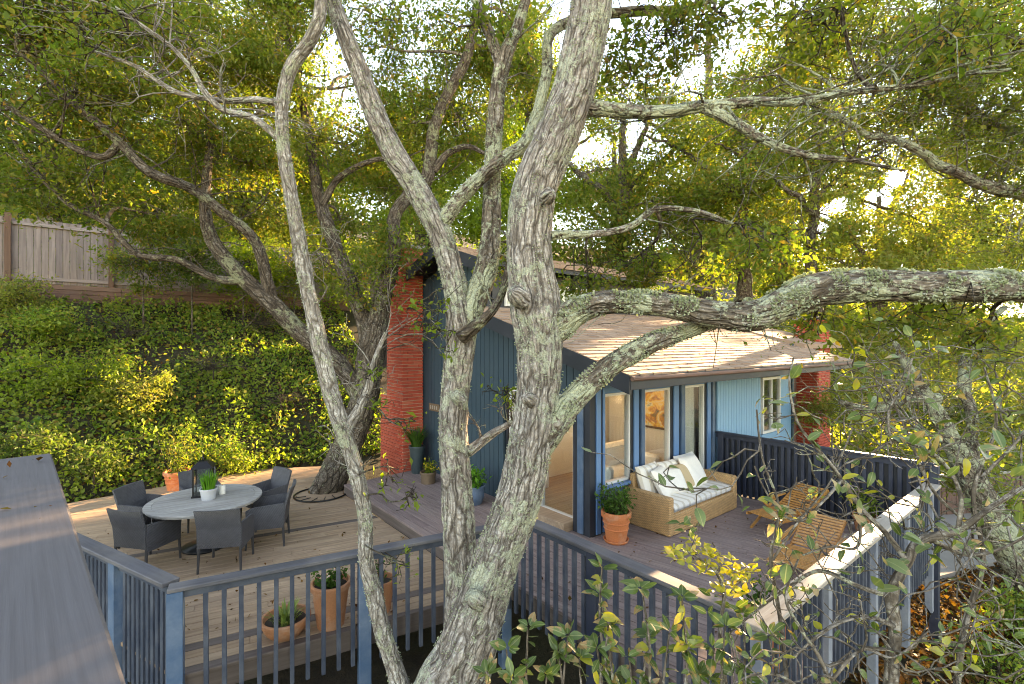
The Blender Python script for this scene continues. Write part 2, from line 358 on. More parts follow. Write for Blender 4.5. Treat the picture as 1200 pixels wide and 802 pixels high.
# ------------------------------------------------------------------ mesh helpers
def tag(o, label=None, cat=None, group=None, kind=None):
    if label: o['label'] = label
    if cat: o['category'] = cat
    if group: o['group'] = group
    if kind: o['kind'] = kind
    return o
def empty(name, loc, rz=0.0, label=None, cat=None, group=None, kind=None):
    o = bpy.data.objects.new(name, None); COL.objects.link(o)
    o.location = loc; o.rotation_euler = (0, 0, rz); o.empty_display_size = 0.2
    return tag(o, label, cat, group, kind)
def link_obj(name, mesh, parent=None, loc=None, rot=None, scale=None):
    o = bpy.data.objects.new(name, mesh); COL.objects.link(o)
    if parent is not None: o.parent = parent
    if loc is not None: o.location = loc
    if rot is not None: o.rotation_euler = rot
    if scale is not None: o.scale = scale
    return o
class MB:
    def __init__(s): s.v = []; s.f = []; s.uv = None
    def add(s, vs, fs):
        n = len(s.v); s.v.extend([tuple(p) for p in vs]); s.f.extend([tuple(i + n for i in f) for f in fs]); return s
    def box(s, c, d, rot=None):
        """c centre, d full sizes, rot optional 3x3 / Euler"""
        x, y, z = (q / 2 for q in d); c = Vector(c)
        pts = [Vector((sx * x, sy * y, sz * z)) for sz in (-1, 1) for sy in (-1, 1) for sx in (-1, 1)]
        if rot is not None:
            r = rot if isinstance(rot, Matrix) else Euler(rot).to_matrix(); pts = [r @ p for p in pts]
        return s.add([p + c for p in pts], [(0, 2, 3, 1), (4, 5, 7, 6), (0, 1, 5, 4), (2, 6, 7, 3), (0, 4, 6, 2), (1, 3, 7, 5)])
    def bbox(s, c, d, bev=0.005, rot=None):
        """box with chamfered edges"""
        x, y, z = (q / 2 for q in d); b = min(bev, x * .9, y * .9, z * .9); c = Vector(c); pts = []; idx = {}
        for sx in (-1, 1):
            for sy in (-1, 1):
                for sz in (-1, 1):
                    for ax in range(3):
                        p = [sx * x, sy * y, sz * z]
                        for k in range(3):
                            if k != ax: p[k] -= (sx, sy, sz)[k] * b
                        idx[(sx, sy, sz, ax)] = len(pts); pts.append(Vector(p))
        fs = []
        for ax in range(3):
            o1, o2 = [k for k in range(3) if k != ax]
            for sg in (-1, 1):
                q = []
                for (t1, t2) in ((-1, -1), (1, -1), (1, 1), (-1, 1)):
                    k = [0, 0, 0]; k[ax] = sg; k[o1] = t1; k[o2] = t2; q.append(idx[(*k, ax)])
                fs.append(q)
        for ax in range(3):
            o1, o2 = [k for k in range(3) if k != ax]
            for t1 in (-1, 1):
                for t2 in (-1, 1):
                    k0 = [0, 0, 0]; k0[o1] = t1; k0[o2] = t2; k1 = list(k0); k0[ax] = -1; k1[ax] = 1
                    fs.append([idx[(*k0, o1)], idx[(*k1, o1)], idx[(*k1, o2)], idx[(*k0, o2)]])
        for sx in (-1, 1):
            for sy in (-1, 1):
                for sz in (-1, 1):
                    fs.append([idx[(sx, sy, sz, k)] for k in range(3)])
        if rot is not None:
            r = rot if isinstance(rot, Matrix) else Euler(rot).to_matrix(); pts = [r @ p for p in pts]
        return s.add([p + c for p in pts], fs)
    def prism(s, poly, z0, z1):
        n = len(poly)
        vs = [(p[0], p[1], z0) for p in poly] + [(p[0], p[1], z1) for p in poly]
        fs = [tuple(range(n))[::-1], tuple(range(n, 2 * n))] + [(i, (i + 1) % n, n + (i + 1) % n, n + i) for i in range(n)]
        return s.add(vs, fs)
    def bar(s, p, q, w, h, up=(0, 0, 1)):
        """rectangular bar from p to q"""
        p, q = Vector(p), Vector(q); d = (q - p); L = d.length; d.normalize(); up = Vector(up)
        if abs(d.dot(up)) > 0.98: up = Vector((1, 0, 0))
        y = up.cross(d).normalized(); z = d.cross(y)
        r = Matrix((d, y, z)).transposed()
        return s.box((p + q) / 2, (L, w, h), r)
    def tube(s, pts, rad, n=8, cap=True):
        pts = [Vector(p) for p in pts]
        if not hasattr(rad, '__len__'): rad = [rad] * len(pts)
        base = len(s.v); up = Vector((0.12, 0.3, 1)).normalized(); prev = None
        for i, p in enumerate(pts):
            d = (pts[min(i + 1, len(pts) - 1)] - pts[max(i - 1, 0)]).normalized()
            if prev is None:
                x = d.cross(up) if abs(d.dot(up)) < 0.95 else d.cross(Vector((1, 0, 0)))
            else: x = prev - d * prev.dot(d)
            x.normalize(); prev = x; y = d.cross(x)
            for j in range(n):
                t = 2 * math.pi * j / n; s.v.append(tuple(p + (x * math.cos(t) + y * math.sin(t)) * rad[i]))
        for i in range(len(pts) - 1):
            for j in range(n):
                a = base + i * n + j; b = base + i * n + (j + 1) % n
                s.f.append((a, b, b + n, a + n))
        if cap:
            s.f.append(tuple(base + j for j in range(n))[::-1]); e = base + (len(pts) - 1) * n
            s.f.append(tuple(e + j for j in range(n)))
        return s
    def lathe(s, prof, n=32, c=(0, 0, 0), close=True):
        base = len(s.v)
        for (r, z) in prof:
            for j in range(n):
                t = 2 * math.pi * j / n; s.v.append((c[0] + r * math.cos(t), c[1] + r * math.sin(t), c[2] + z))
        for i in range(len(prof) - 1):
            for j in range(n):
                a = base + i * n + j; b = base + i * n + (j + 1) % n; s.f.append((a, b, b + n, a + n))
        if close:
            s.f.append(tuple(base + j for j in range(n))[::-1]); e = base + (len(prof) - 1) * n; s.f.append(tuple(e + j for j in range(n)))
        return s
    def mesh(s, name, mat, smooth=False):
        me = bpy.data.meshes.new(name); me.from_pydata(s.v, [], s.f); me.validate()
        if smooth: me.polygons.foreach_set('use_smooth', [True] * len(me.polygons))
        if mat: me.materials.append(M[mat] if isinstance(mat, str) else mat)
        me.update(); return me
    def build(s, name, mat, parent=None, smooth=False, loc=None, rot=None, world=False):
        if world and parent is not None:
            L = parent.location; s.v = [(x - L.x, y - L.y, z - L.z) for x, y, z in s.v]
        return link_obj(name, s.mesh(name, mat, smooth), parent, loc, rot)

def np_mesh(name, verts, faces_tri_or_quad, mat, smooth=False, uv=None):
    """fast mesh from numpy arrays; faces (F,k)"""
    me = bpy.data.meshes.new(name); F, k = faces_tri_or_quad.shape
    me.vertices.add(len(verts)); me.vertices.foreach_set('co', np.ascontiguousarray(verts, dtype=np.float32).ravel())
    me.loops.add(F * k); me.loops.foreach_set('vertex_index', np.ascontiguousarray(faces_tri_or_quad, dtype=np.int32).ravel())
    me.polygons.add(F); me.polygons.foreach_set('loop_start', np.arange(0, F * k, k, dtype=np.int32)); 
    if smooth: me.polygons.foreach_set('use_smooth', np.ones(F, dtype=bool))
    if uv is not None:
        l = me.uv_layers.new(name='UVMap'); l.data.foreach_set('uv', np.ascontiguousarray(uv[faces_tri_or_quad.ravel()], dtype=np.float32).ravel())
    me.update(calc_edges=True); me.materials.append(M[mat]); return me

# ---- leaves
CAM = np.array([0, 0, CAMZ]); SDn = np.array(SD)
def leaf_arrays(pos, size, aspect=0.5, up=0.35, fold=0.25, dirs=None, spread=1.0):
    """folded rhombus leaves: 4 verts, 2 tris each"""
    n = len(pos)
    d = RNG.normal(size=(n, 3)) * spread
    if dirs is not None: d = d + dirs
    d[:, 2] -= 0.15; d /= np.linalg.norm(d, axis=1)[:, None]
    nn = RNG.normal(size=(n, 3)); nn[:, 2] = np.abs(nn[:, 2]) + up * 2
    s = np.cross(d, nn); s /= np.linalg.norm(s, axis=1)[:, None] + 1e-9; nn = np.cross(s, d)
    L = size[:, None]; w = L * aspect * (0.8 + 0.4 * RNG.random((n, 1)))
    a = pos; tip = pos + d * L; m = pos + d * L * 0.48
    l = m + s * w / 2 + nn * w * fold; r = m - s * w / 2 + nn * w * fold
    V_ = np.stack([a, r, tip, l], 1).reshape(-1, 3)
    b = (np.arange(n) * 4)[:, None]
    F_ = np.concatenate([b + np.array([[0, 1, 2]]), b + np.array([[0, 2, 3]])], 1).reshape(-1, 3)
    return V_, F_
def sun_gap(pos, deg=0.9):
    q = pos - CAM; q = q / (np.linalg.norm(q, axis=1)[:, None] + 1e-9)
    return q @ SDn < math.cos(R(deg))
FLECKS = []                                   # world points that a shaft of low sun reaches through the crowns
def shafts(pos):
    keep = np.ones(len(pos), bool); nn = pnoise(pos * 1.7) * 0.5
    for (t, r) in FLECKS:
        q = pos - t; s = q @ SDn; d = np.linalg.norm(q - s[:, None] * SDn, axis=1)
        keep &= ~((s > 1.8) & (d < r * (1 + nn)))
    return keep
def leaves_obj(name, pos, size, mat, parent=None, kind='stuff', aspect=0.5, up=0.35, dirs=None, fold=0.25, spread=1.0):
    pos = np.asarray(pos, float); size = np.broadcast_to(size, (len(pos),)).astype(float)
    v, f = leaf_arrays(pos, size, aspect, up, fold, dirs, spread)
    if parent is not None: v = v - np.array(parent.location)
    o = link_obj(name, np_mesh(name, v, f, mat), parent)
    if kind: o['kind'] = kind
    return o

# ---- limbs: smooth spline tube with fissured bark and UVs
def spline(pts, step):
    """Catmull-Rom through rows (x,y,z,r); resampled about every step metres"""
    p = np.asarray(pts, float); p = np.vstack([2 * p[0] - p[1], p, 2 * p[-1] - p[-2]]); out = []
    for i in range(1, len(p) - 2):
        p0, p1, p2, p3 = p[i - 1], p[i], p[i + 1], p[i + 2]
        n = max(2, int(np.linalg.norm(p2[:3] - p1[:3]) / step))
        t = np.linspace(0, 1, n, endpoint=False)[:, None]
        out.append(0.5 * ((2 * p1) + (-p0 + p2) * t + (2 * p0 - 5 * p1 + 4 * p2 - p3) * t ** 2 + (-p0 + 3 * p1 - 3 * p2 + p3) * t ** 3))
    out.append(p[-2:-1]); o = np.vstack(out); o[:, 3] = np.maximum(o[:, 3], 0.003); return o
def limb_arrays(pts, seg=24, step=0.05, rough=1.0, seed=0, wob=0.0):
    s = spline(pts, step); c = s[:, :3].copy(); r = s[:, 3]; n = len(c)
    if wob:
        q = c * 1.9 + seed * 7.7
        c = c + wob * np.stack([pnoise(q), pnoise(q + 31.3), pnoise(q + 63.7)], 1)
    d = np.gradient(c, axis=0); d /= np.linalg.norm(d, axis=1)[:, None] + 1e-9
    x = np.zeros_like(c); ref = np.array([0.05, 1, 0.02]); prev = ref - d[0] * (ref @ d[0])
    if np.linalg.norm(prev) < 1e-3: prev = np.array([1., 0, 0])
    for i in range(n):
        prev = prev - d[i] * (prev @ d[i]); prev /= np.linalg.norm(prev); x[i] = prev
    y = np.cross(d, x)
    ln = np.concatenate([[0], np.cumsum(np.linalg.norm(np.diff(c, axis=0), axis=1))])
    t = np.linspace(0, 2 * np.pi, seg + 1)
    T, Lg = np.meshgrid(t, ln); RR = np.repeat(r[:, None], seg + 1, 1)
    ct, st = np.cos(T), np.sin(T)
    q = np.stack([(ct * RR * 16).ravel(), (st * RR * 16).ravel(), (Lg * 3.2).ravel()], 1) + seed * 13.1
    fis = np.abs(pnoise(q)) ; q2 = np.stack([(ct * 1.3).ravel(), (st * 1.3).ravel(), (Lg / np.maximum(RR, .02) * 0.22).ravel()], 1) + seed * 5.3
    lump = pnoise(q2); q3 = np.stack([(ct * RR * 45).ravel(), (st * RR * 45).ravel(), (Lg * 16).ravel()], 1) + seed
    fine = pnoise(q3)
    k = (1 + rough * (0.10 * lump - 0.085 * np.maximum(0, 0.22 - fis.ravel()) / 0.22 + 0.03 * fine)).reshape(T.shape)
    k[:, -1] = k[:, 0]
    rr = RR * k
    v = c[:, None, :] + x[:, None, :] * (ct * rr)[..., None] + y[:, None, :] * (st * rr)[..., None]
    uv = np.stack([(T / (2 * np.pi) * 2 * np.pi * r.mean()), Lg], -1)
    v = v.reshape(-1, 3); uv = uv.reshape(-1, 2)
    i, j = np.meshgrid(np.arange(n - 1), np.arange(seg), indexing='ij'); a = i * (seg + 1) + j
    f = np.stack([a, a + 1, a + seg + 2, a + seg + 1], -1).reshape(-1, 4)
    return v, f, uv, s
def limb_obj(name, pts, mat, parent, seg=24, step=0.05, rough=1.0, seed=0, wob=0.0):
    v, f, uv, s = limb_arrays(pts, seg, step, rough, seed, wob)
    v = v - np.array(parent.location)
    o = link_obj(name, np_mesh(name, v, f, mat, True, uv), parent)
    return o, s
def px_limb(rows):
    """rows (px, py, width_px, depth) -> world rows (x,y,z,r)"""
    return [(*P(a, b, Y), w * Y / FPX / 2) for a, b, w, Y in rows]

class Twigs:
    def __init__(s): s.V = []; s.F = []; s.UV = []; s.n = 0
    def add(s, pts, n=5):
        p = np.asarray(pts, float); c = p[:, :3]; r = p[:, 3]
        d = np.gradient(c, axis=0); d /= np.linalg.norm(d, axis=1)[:, None] + 1e-9
        ref = np.array([0.3, 0.2, 0.93]); x = np.cross(d, ref); x /= np.linalg.norm(x, axis=1)[:, None] + 1e-6; y = np.cross(d, x)
        t = np.arange(n) * 2 * np.pi / n
        v = c[:, None] + r[:, None, None] * (x[:, None] * np.cos(t)[None, :, None] + y[:, None] * np.sin(t)[None, :, None])
        m = len(c); i, j = np.meshgrid(np.arange(m - 1), np.arange(n), indexing='ij'); a = i * n + j; b = i * n + (j + 1) % n
        s.F.append(np.stack([a, b, b + n, a + n], -1).reshape(-1, 4) + s.n); s.V.append(v.reshape(-1, 3)); s.n += m * n
        ln = np.concatenate([[0], np.cumsum(np.linalg.norm(np.diff(c, axis=0), axis=1))])
        s.UV.append(np.stack([np.tile(np.arange(n) / n * .1, m), np.repeat(ln, n)], 1))
    def build(s, name, mat, parent):
        if not s.V: return None
        v = np.vstack(s.V) - np.array(parent.location)
        o = link_obj(name, np_mesh(name, v, np.vstack(s.F), mat, True, np.vstack(s.UV)), parent); o['kind'] = 'stuff'; return o
def curve_pts(p, q, r0, r1, n=7, wig=0.12, sag=0.1):
    p = np.asarray(p, float); q = np.asarray(q, float); L = np.linalg.norm(q - p); t = np.linspace(0, 1, n)[:, None]
    c = p + (q - p) * t; amp = np.sin(np.pi * t)
    off = RNG.normal(size=3) * wig * L; off2 = RNG.normal(size=3) * wig * L * 0.6
    c = c + amp * off + np.sin(2 * np.pi * t) * off2; c[:, 2] += (amp * sag * L)[:, 0]
    return np.hstack([c, (r0 + (r1 - r0) * t)])

def crown(parent, limbs, blobs, leaf, per, mat, bark, clump_r=0.45, twig_r=0.012, hub_r=0.045, aspect=0.5, name='crown', flat=0.6, bare=0.0, up=0.35, extra_twigs=2):
    """leaf clumps in blobs; a branch runs from the nearest limb to each blob and twigs fan out to each clump"""
    tw = Twigs(); LP = np.vstack([l[len(l) // 4:] for l in limbs]) if limbs else None
    pos = []
    for (c, rad, ncl) in blobs:
        c = np.asarray(c, float); rad = np.asarray(rad, float)
        q = RNG.normal(size=(ncl, 3)); q /= np.linalg.norm(q, axis=1)[:, None]; q *= RNG.random((ncl, 1)) ** 0.45
        cl = c + q * rad
        hub = None
        if LP is not None:
            i = np.argmin(np.linalg.norm(LP[:, :3] - c, axis=1)); st = LP[i]
            r0 = min(hub_r, st[3] * 0.8)
            hub = curve_pts(st[:3], c, r0, twig_r * 1.2, 9, 0.10, 0.08); tw.add(hub, 6)
        for k in range(ncl):
            if hub is not None:
                i = np.argmin(np.linalg.norm(hub[:, :3] - cl[k], axis=1)); i = max(1, min(i, 8) - RNG.integers(0, 3)); s0 = hub[i]
                t = curve_pts(s0[:3], cl[k], min(twig_r, s0[3] * .8), 0.004, 6, 0.14, 0.06); tw.add(t, 4)
                for e in range(extra_twigs):
                    m_ = t[3 + e % 3]; en = m_[:3] + RNG.normal(size=3) * clump_r * np.array([1, 1, .7])
                    tw.add(curve_pts(m_[:3], en, 0.006, 0.003, 4, 0.15, 0.05), 3)
            if RNG.random() < bare: continue
            n = int(per * (0.5 + RNG.random())); cr = clump_r * (0.6 + 0.8 * RNG.random())
            pp = RNG.normal(size=(n, 3)) * 0.55; pp *= cr * np.array([1, 1, flat]); pos.append(cl[k] + pp)
    tw.build('twigs', bark, parent)
    pos = np.vstack(pos); pos = pos[sun_gap(pos)]; pos = pos[shafts(pos)]
    size = leaf * (0.4 + 1.15 * RNG.random(len(pos)) ** 1.3)
    return leaves_obj(name, pos, size, mat, parent, None, aspect, up)
def pb(px, py, Y, rpx, rpy, rz, n):
    k = Y / FPX; return (np.array(P(px, py, Y)), (rpx * k, rz, rpy * k), n)

# ================================================================== THE SETTING
def ground_z(a, b, x, y):
    z = np.full_like(a, -1.45)
    left = 1 / (1 + np.exp((a + 2.2) * 2.0)); z = z + 0.5 * left
    lo = np.clip((b - 6.4) / 1.8, 0, 1); z = z + (-0.42 - z) * lo * lo * (3 - 2 * lo)
    s = np.clip(b - 8.2, 0, None)
    z = z + np.minimum(s, 6.9) * 0.745 + np.clip(s - 6.9, 0, 40) * 0.28
    dist = np.sqrt(x * x + y * y)
    z = z + np.clip(dist - 28, 0, 80) * 0.07
    return z
ax = np.concatenate([np.linspace(-140, -26, 26)[:-1], np.linspace(-26, 30, 141), np.linspace(30, 200, 34)[1:]])
bx = np.concatenate([np.linspace(-90, -14, 20)[:-1], np.linspace(-14, 26, 121), np.linspace(26, 170, 30)[1:]])
A_, B_ = np.meshgrid(ax, bx)
X_ = W0.x + A_ * U.x + B_ * V.x; Y_ = W0.y + A_ * U.y + B_ * V.y
Z_ = ground_z(A_, B_, X_, Y_)
nz = pnoise(np.stack([X_.ravel() * .55, Y_.ravel() * .55, np.zeros(X_.size)], 1)).reshape(X_.shape)
nz2 = pnoise(np.stack([X_.ravel() * 2.1, Y_.ravel() * 2.1, np.ones(X_.size)], 1)).reshape(X_.shape)
rough_amt = np.clip((B_ - 8.6) / 1.5, 0, 1)
Z_ = Z_ + (0.30 * nz + 0.10 * nz2) * rough_amt + 0.05 * nz2 * (1 - rough_amt)
nA, nB = len(ax), len(bx)
ii, jj = np.meshgrid(np.arange(nB - 1), np.arange(nA - 1), indexing='ij'); q = ii * nA + jj
GF = np.stack([q, q + 1, q + nA + 1, q + nA], -1).reshape(-1, 4)
ground = link_obj('ground', np_mesh('ground', np.stack([X_, Y_, Z_], -1).reshape(-1, 3), GF, 'ground_soil', True))
tag(ground, 'dark soil ground rising to a steep hillside', kind='structure')
def gz(x, y):
    a, b = ab((x, y)); i = np.clip(np.searchsorted(bx, b) - 1, 0, nB - 2); j = np.clip(np.searchsorted(ax, a) - 1, 0, nA - 2)
    ta = (a - ax[j]) / (ax[j + 1] - ax[j]); tb = (b - bx[i]) / (bx[i + 1] - bx[i])
    return float((Z_[i, j] * (1 - ta) + Z_[i, j + 1] * ta) * (1 - tb) + (Z_[i + 1, j] * (1 - ta) + Z_[i + 1, j + 1] * ta) * tb)
def gz_arr(a, b):
    i = np.clip(np.searchsorted(bx, b) - 1, 0, nB - 2); j = np.clip(np.searchsorted(ax, a) - 1, 0, nA - 2)
    ta = (a - ax[j]) / (ax[j + 1] - ax[j]); tb = (b - bx[i]) / (bx[i + 1] - bx[i])
    return (Z_[i, j] * (1 - ta) + Z_[i, j + 1] * ta) * (1 - tb) + (Z_[i + 1, j] * (1 - ta) + Z_[i + 1, j + 1] * ta) * tb

# concrete patio beyond the railing corner
pc = MB(); pts = [H(4.6, -2.6), H(10.5, -4.6), H(13, -2.2), H(6.5, -0.3)]
pc.prism([(p.x, p.y) for p in pts], -1.62, -1.33)
tag(pc.build('patio', 'concrete'), 'pale concrete patio slab below the raised deck', kind='structure')

# ------------------------------------------------------------------ decks
def clip_half(poly, n, c):
    out = []
    for i in range(len(poly)):
        p, q = poly[i], poly[(i + 1) % len(poly)]
        dp = p[0] * n[0] + p[1] * n[1] - c; dq = q[0] * n[0] + q[1] * n[1] - c
        if dp >= 0: out.append(p)
        if (dp >= 0) != (dq >= 0):
            t = dp / (dp - dq); out.append((p[0] + (q[0] - p[0]) * t, p[1] + (q[1] - p[1]) * t))
    return out
def deck(name, polys, z, ang, width, mat, label, gap=0.010, thick=0.035, fascia=0.24, joints=3.2, dark=()):
    """boards run along azimuth ang (from +Y towards +X); polys are convex world outlines"""
    d = Vector((math.sin(ang), math.cos(ang))); rz = math.atan2(d.y, d.x)
    org = Vector((sum(p[0] for p in polys[0]) / len(polys[0]), sum(p[1] for p in polys[0]) / len(polys[0])))
    c, s = math.cos(-rz), math.sin(-rz)
    sub = MB()
    loc = []
    for poly in polys:
        lp = [((p[0] - org.x) * c - (p[1] - org.y) * s, (p[0] - org.x) * s + (p[1] - org.y) * c) for p in poly]
        ar = sum(lp[i][0] * lp[(i + 1) % len(lp)][1] - lp[(i + 1) % len(lp)][0] * lp[i][1] for i in range(len(lp)))
        if ar < 0: lp = lp[::-1]
        loc.append(lp); cxy = (sum(p[0] for p in lp) / len(lp), sum(p[1] for p in lp) / len(lp))
        sub.prism([(p[0] + (cxy[0] - p[0]) * 0.006, p[1] + (cxy[1] - p[1]) * 0.006) for p in lp], -fascia, -thick - 0.003)
    root = sub.build(name, 'deck_border'); root.location = (org.x, org.y, z); root.rotation_euler = (0, 0, rz)
    tag(root, label, kind='structure')
    y0 = min(p[1] for lp in loc for p in lp); y1 = max(p[1] for lp in loc for p in lp)
    n = int((y1 - y0) / width) + 1
    for lp in loc:
        for i in range(n):
            ya = y0 + i * width + gap / 2; yb = y0 + (i + 1) * width - gap / 2
            st = clip_half(clip_half(lp, (0, 1), ya), (0, -1), -yb)
            if len(st) < 3: continue
            xa = min(p[0] for p in st); xb = max(p[0] for p in st)
            cuts = [xa]; xx = xa + random.uniform(0.8, joints)
            while xx < xb - 0.6: cuts.append(xx); xx += random.uniform(joints * .7, joints * 1.2)
            cuts.append(xb)
            for u0, u1 in zip(cuts[:-1], cuts[1:]):
                pc_ = clip_half(clip_half(st, (1, 0), u0 + 0.0015), (-1, 0), -(u1 - 0.0015))
                if len(pc_) < 3: continue
                mx, my = (u0 + u1) / 2, (ya + yb) / 2; dz = random.uniform(-0.0015, 0.0015)
                mb = MB(); k = [(p[0] - mx, p[1] - my) for p in pc_]
                cc = (sum(p[0] for p in k) / len(k), sum(p[1] for p in k) / len(k))
                m_ = len(k); b_ = 0.004
                ins = [(p[0] - math.copysign(min(b_, abs(p[0] - cc[0]) * .3), p[0] - cc[0]), p[1] - math.copysign(b_, p[1] - cc[1])) for p in k]
                vs = [(*p, -thick + dz) for p in k] + [(*p, -b_ + dz) for p in k] + [(*p, dz) for p in ins]
                fs = [tuple(range(m_))[::-1], tuple(range(2 * m_, 3 * m_))]
                for l in range(2): fs += [(l * m_ + j, l * m_ + (j + 1) % m_, (l + 1) * m_ + (j + 1) % m_, (l + 1) * m_ + j) for j in range(m_)]
                mb.add(vs, fs); mb.build('plank', 'deck_border' if i in dark else mat, root, loc=(mx, my, 0))
    return root
ZL = -0.2                                             # lower deck level
L0 = Vector((-3.20, 4.64)); J = Vector((-0.06, 6.24))
FR = Vector(((J - L0).normalized()))                  # along the lower deck's front rail
AZ_L = math.atan2(FR.x, FR.y)
LS = Vector((-0.872, 0.489))                          # side rail direction
def xy(p): return (p[0], p[1])
step_top = H(-2.0, 8.0)
j2 = H(-2.0, -0.12)
lower_poly = [xy(L0), xy(j2), xy(H(-2.0, 5.1)), xy(H(-0.6, 6.9)), xy(G(305, 550, ZL)), xy(G(80, 590, ZL)), xy(L0 + LS * 6.2)]
deck('lower_deck', [[xy(L0), xy(j2), xy(H(-2.0, 5.1)), xy(H(-0.65, 7.2)), xy(G(305, 550, ZL)), xy(G(80, 590, ZL)), (-9.2, 8.1), xy(L0 + LS * 5.2)]],
     ZL, AZ_L, 0.142, 'deck_tan', 'tan board deck carrying the round dining table', dark=(0, 3, 24))
deck('upper_deck', [[xy(H(-2.0, -0.15)), xy(H(-2.0, 5.05)), xy(H(-0.02, 5.2)), xy(H(-0.02, -0.15))]], 0.0, math.atan2(V.x, V.y), 0.142, 'deck_plum',
     'plum brown raised walkway deck along the gable wall', fascia=0.198)
deck('terrace_deck', [[xy(H(-1.86, -3.42)), xy(H(3.72, -3.42)), xy(H(3.72, -0.01)), xy(H(-1.86, -0.155))]], 0.0, R(-51), 0.142, 'deck_plum',
     'plum brown raised terrace deck under the wicker sofa')
# darker border boards along the lower deck's front edge (lies on the deck)
# ------------------------------------------------------------------ railings
def railing(p0, p1, z, h, label, cap_w, cap_t, posts, spacing, bal, mats, drop=0.30, post_w=0.10, post_drop=0.9, cap_ext=(0, 0), backing=None, side=0.0, group=None, cap_mat=None):
    p0 = Vector((p0[0], p0[1], 0)); p1 = Vector((p1[0], p1[1], 0)); d = p1 - p0; L = d.length; d.normalize(); rz = math.atan2(d.y, d.x)
    e = empty('deck_railing', (p0.x, p0.y, z), rz, label, 'railing', group)
    c = MB(); c.bbox(((L + cap_ext[1] - cap_ext[0]) / 2, side, h - cap_t / 2), (L + cap_ext[0] + cap_ext[1], cap_w, cap_t), 0.006); c.build('cap', cap_mat or mats[0], e)
    r = MB(); r.bbox((L / 2, 0, h - cap_t - 0.042), (L, 0.038, 0.078), 0.003); r.build('top_rail', mats[1], e)
    pm = MB().bbox((0, 0, 0), (post_w, post_w, h - cap_t + post_drop - 0.004), 0.004).mesh('post', mats[2])
    for x in posts: link_obj('post', pm, e, (x, 0.0, (h - cap_t - post_drop) / 2 - 0.002))
    bm = MB().bbox((0, 0, 0), (bal[0], bal[1], h - cap_t - 0.08 + drop), 0.003).mesh('baluster', mats[1])
    x = spacing * 0.6
    while x < L - 0.03:
        if all(abs(x - q) > post_w / 2 + bal[0] * .7 for q in posts):
            link_obj('baluster', bm, e, (x + random.uniform(-.004, .004), -0.003, (h - cap_t - 0.08 - drop) / 2), (0, random.uniform(-.006, .006), 0))
        x += spacing
    if backing:
        b = MB(); b.box((L / 2, -0.045, h / 2 - 0.05), (L - .02, 0.02, h - 0.12)); b.build('panel', backing, e)
    return e
def on_line(px, p0, p1):
    """distance along p0->p1 where the line meets the image column px (camera at the origin)"""
    k = (px - CX) / FPX; dx, dy = p1[0] - p0[0], p1[1] - p0[1]; L = math.hypot(dx, dy); dx /= L; dy /= L
    return (k * p0[1] - p0[0]) / (dx - k * dy)
out_l = Vector((FR.y, -FR.x)) * 0.05
rl0 = L0 + out_l; rl1 = J + out_l
railing(rl0, rl1, ZL, 0.90, 'grey blue railing along the front of the lower dining deck', 0.145, 0.04, [0.0, on_line(427, rl0, rl1), (rl1 - rl0).length - .06], 0.152, (0.042, 0.042),
        ('cap_grey', 'rail_blue', 'post_blue'), drop=0.34, post_w=0.13, cap_ext=(0.06, 0.02))
side0 = L0 + Vector((-0.08, 0.045)); side1 = L0 + LS * 3.4
railing(side0, side1, ZL, 0.90, 'worn blue side railing running from the dining deck corner to the near ledge', 0.16, 0.045, [on_line(138, side0, side1), 2.6], 0.095, (0.05, 0.042),
        ('cap_grey', 'rail_blue', 'post_blue'), drop=0.34, post_w=0.13, cap_ext=(-0.01, 0))
F0 = H(-1.92, -0.2); F1 = H(-1.92, -3.46); LF = (F1 - F0).length
railing(F0, F1, 0.0, 0.91, 'dark blue railing in front of the sofa terrace behind the oak trunk', 0.15, 0.04, [0.05, on_line(697, F0, F1), LF - 0.02], 0.139, (0.045, 0.04),
        ('cap_grey', 'rail_blue', 'rail_dark'), drop=0.30, post_w=0.13, cap_ext=(0.04, -0.08))
R0 = H(-1.95, -3.46); R1 = H(3.76, -3.46)
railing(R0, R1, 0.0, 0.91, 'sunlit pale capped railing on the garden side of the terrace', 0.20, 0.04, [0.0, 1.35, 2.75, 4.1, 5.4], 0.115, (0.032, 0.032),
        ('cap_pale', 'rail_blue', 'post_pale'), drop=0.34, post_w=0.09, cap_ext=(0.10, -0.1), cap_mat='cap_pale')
B0 = H(3.78, -3.46); B1 = H(3.78, -0.06)
railing(B0, B1, 0.0, 1.19, 'tall navy panelled railing at the end of the sofa terrace', 0.10, 0.035, [0.0, 1.55, (B1 - B0).length - .1], 0.115, (0.055, 0.05),
        ('cap_grey', 'rail_dark', 'rail_dark'), drop=0.02, post_w=0.11, post_drop=1.4, backing='trim_dark', cap_mat='rail_dark')

# near balcony ledge at the camera
nd = Vector((-0.7149, 0.6992, 0)); nr = Vector((-0.6992, -0.7149, 0))
NE = P(60, 531, 0.40 * FPX / 130)
e = empty('balcony_railing', (NE.x, NE.y, -1.4), math.atan2(nd.y, nd.x), 'dark weathered wooden ledge of the near balcony railing', 'railing')
c = MB(); c.bbox((-1.3, 0.13, 4.0 - 0.02), (2.6, 0.26, 0.04), 0.005); c.build('cap', 'cap_near', e)
c = MB(); c.bbox((-1.3, 0.13, 4.0 - 0.095), (2.5, 0.04, 0.10), 0.004); c.build('top_rail', 'rail_blue', e)
pm = MB().bbox((0, 0, 0), (0.1, 0.1, 3.8), 0.004).mesh('post', 'rail_blue')
for x in (-0.12, -1.3, -2.4): link_obj('post', pm, e, (x, 0.135, 1.92))

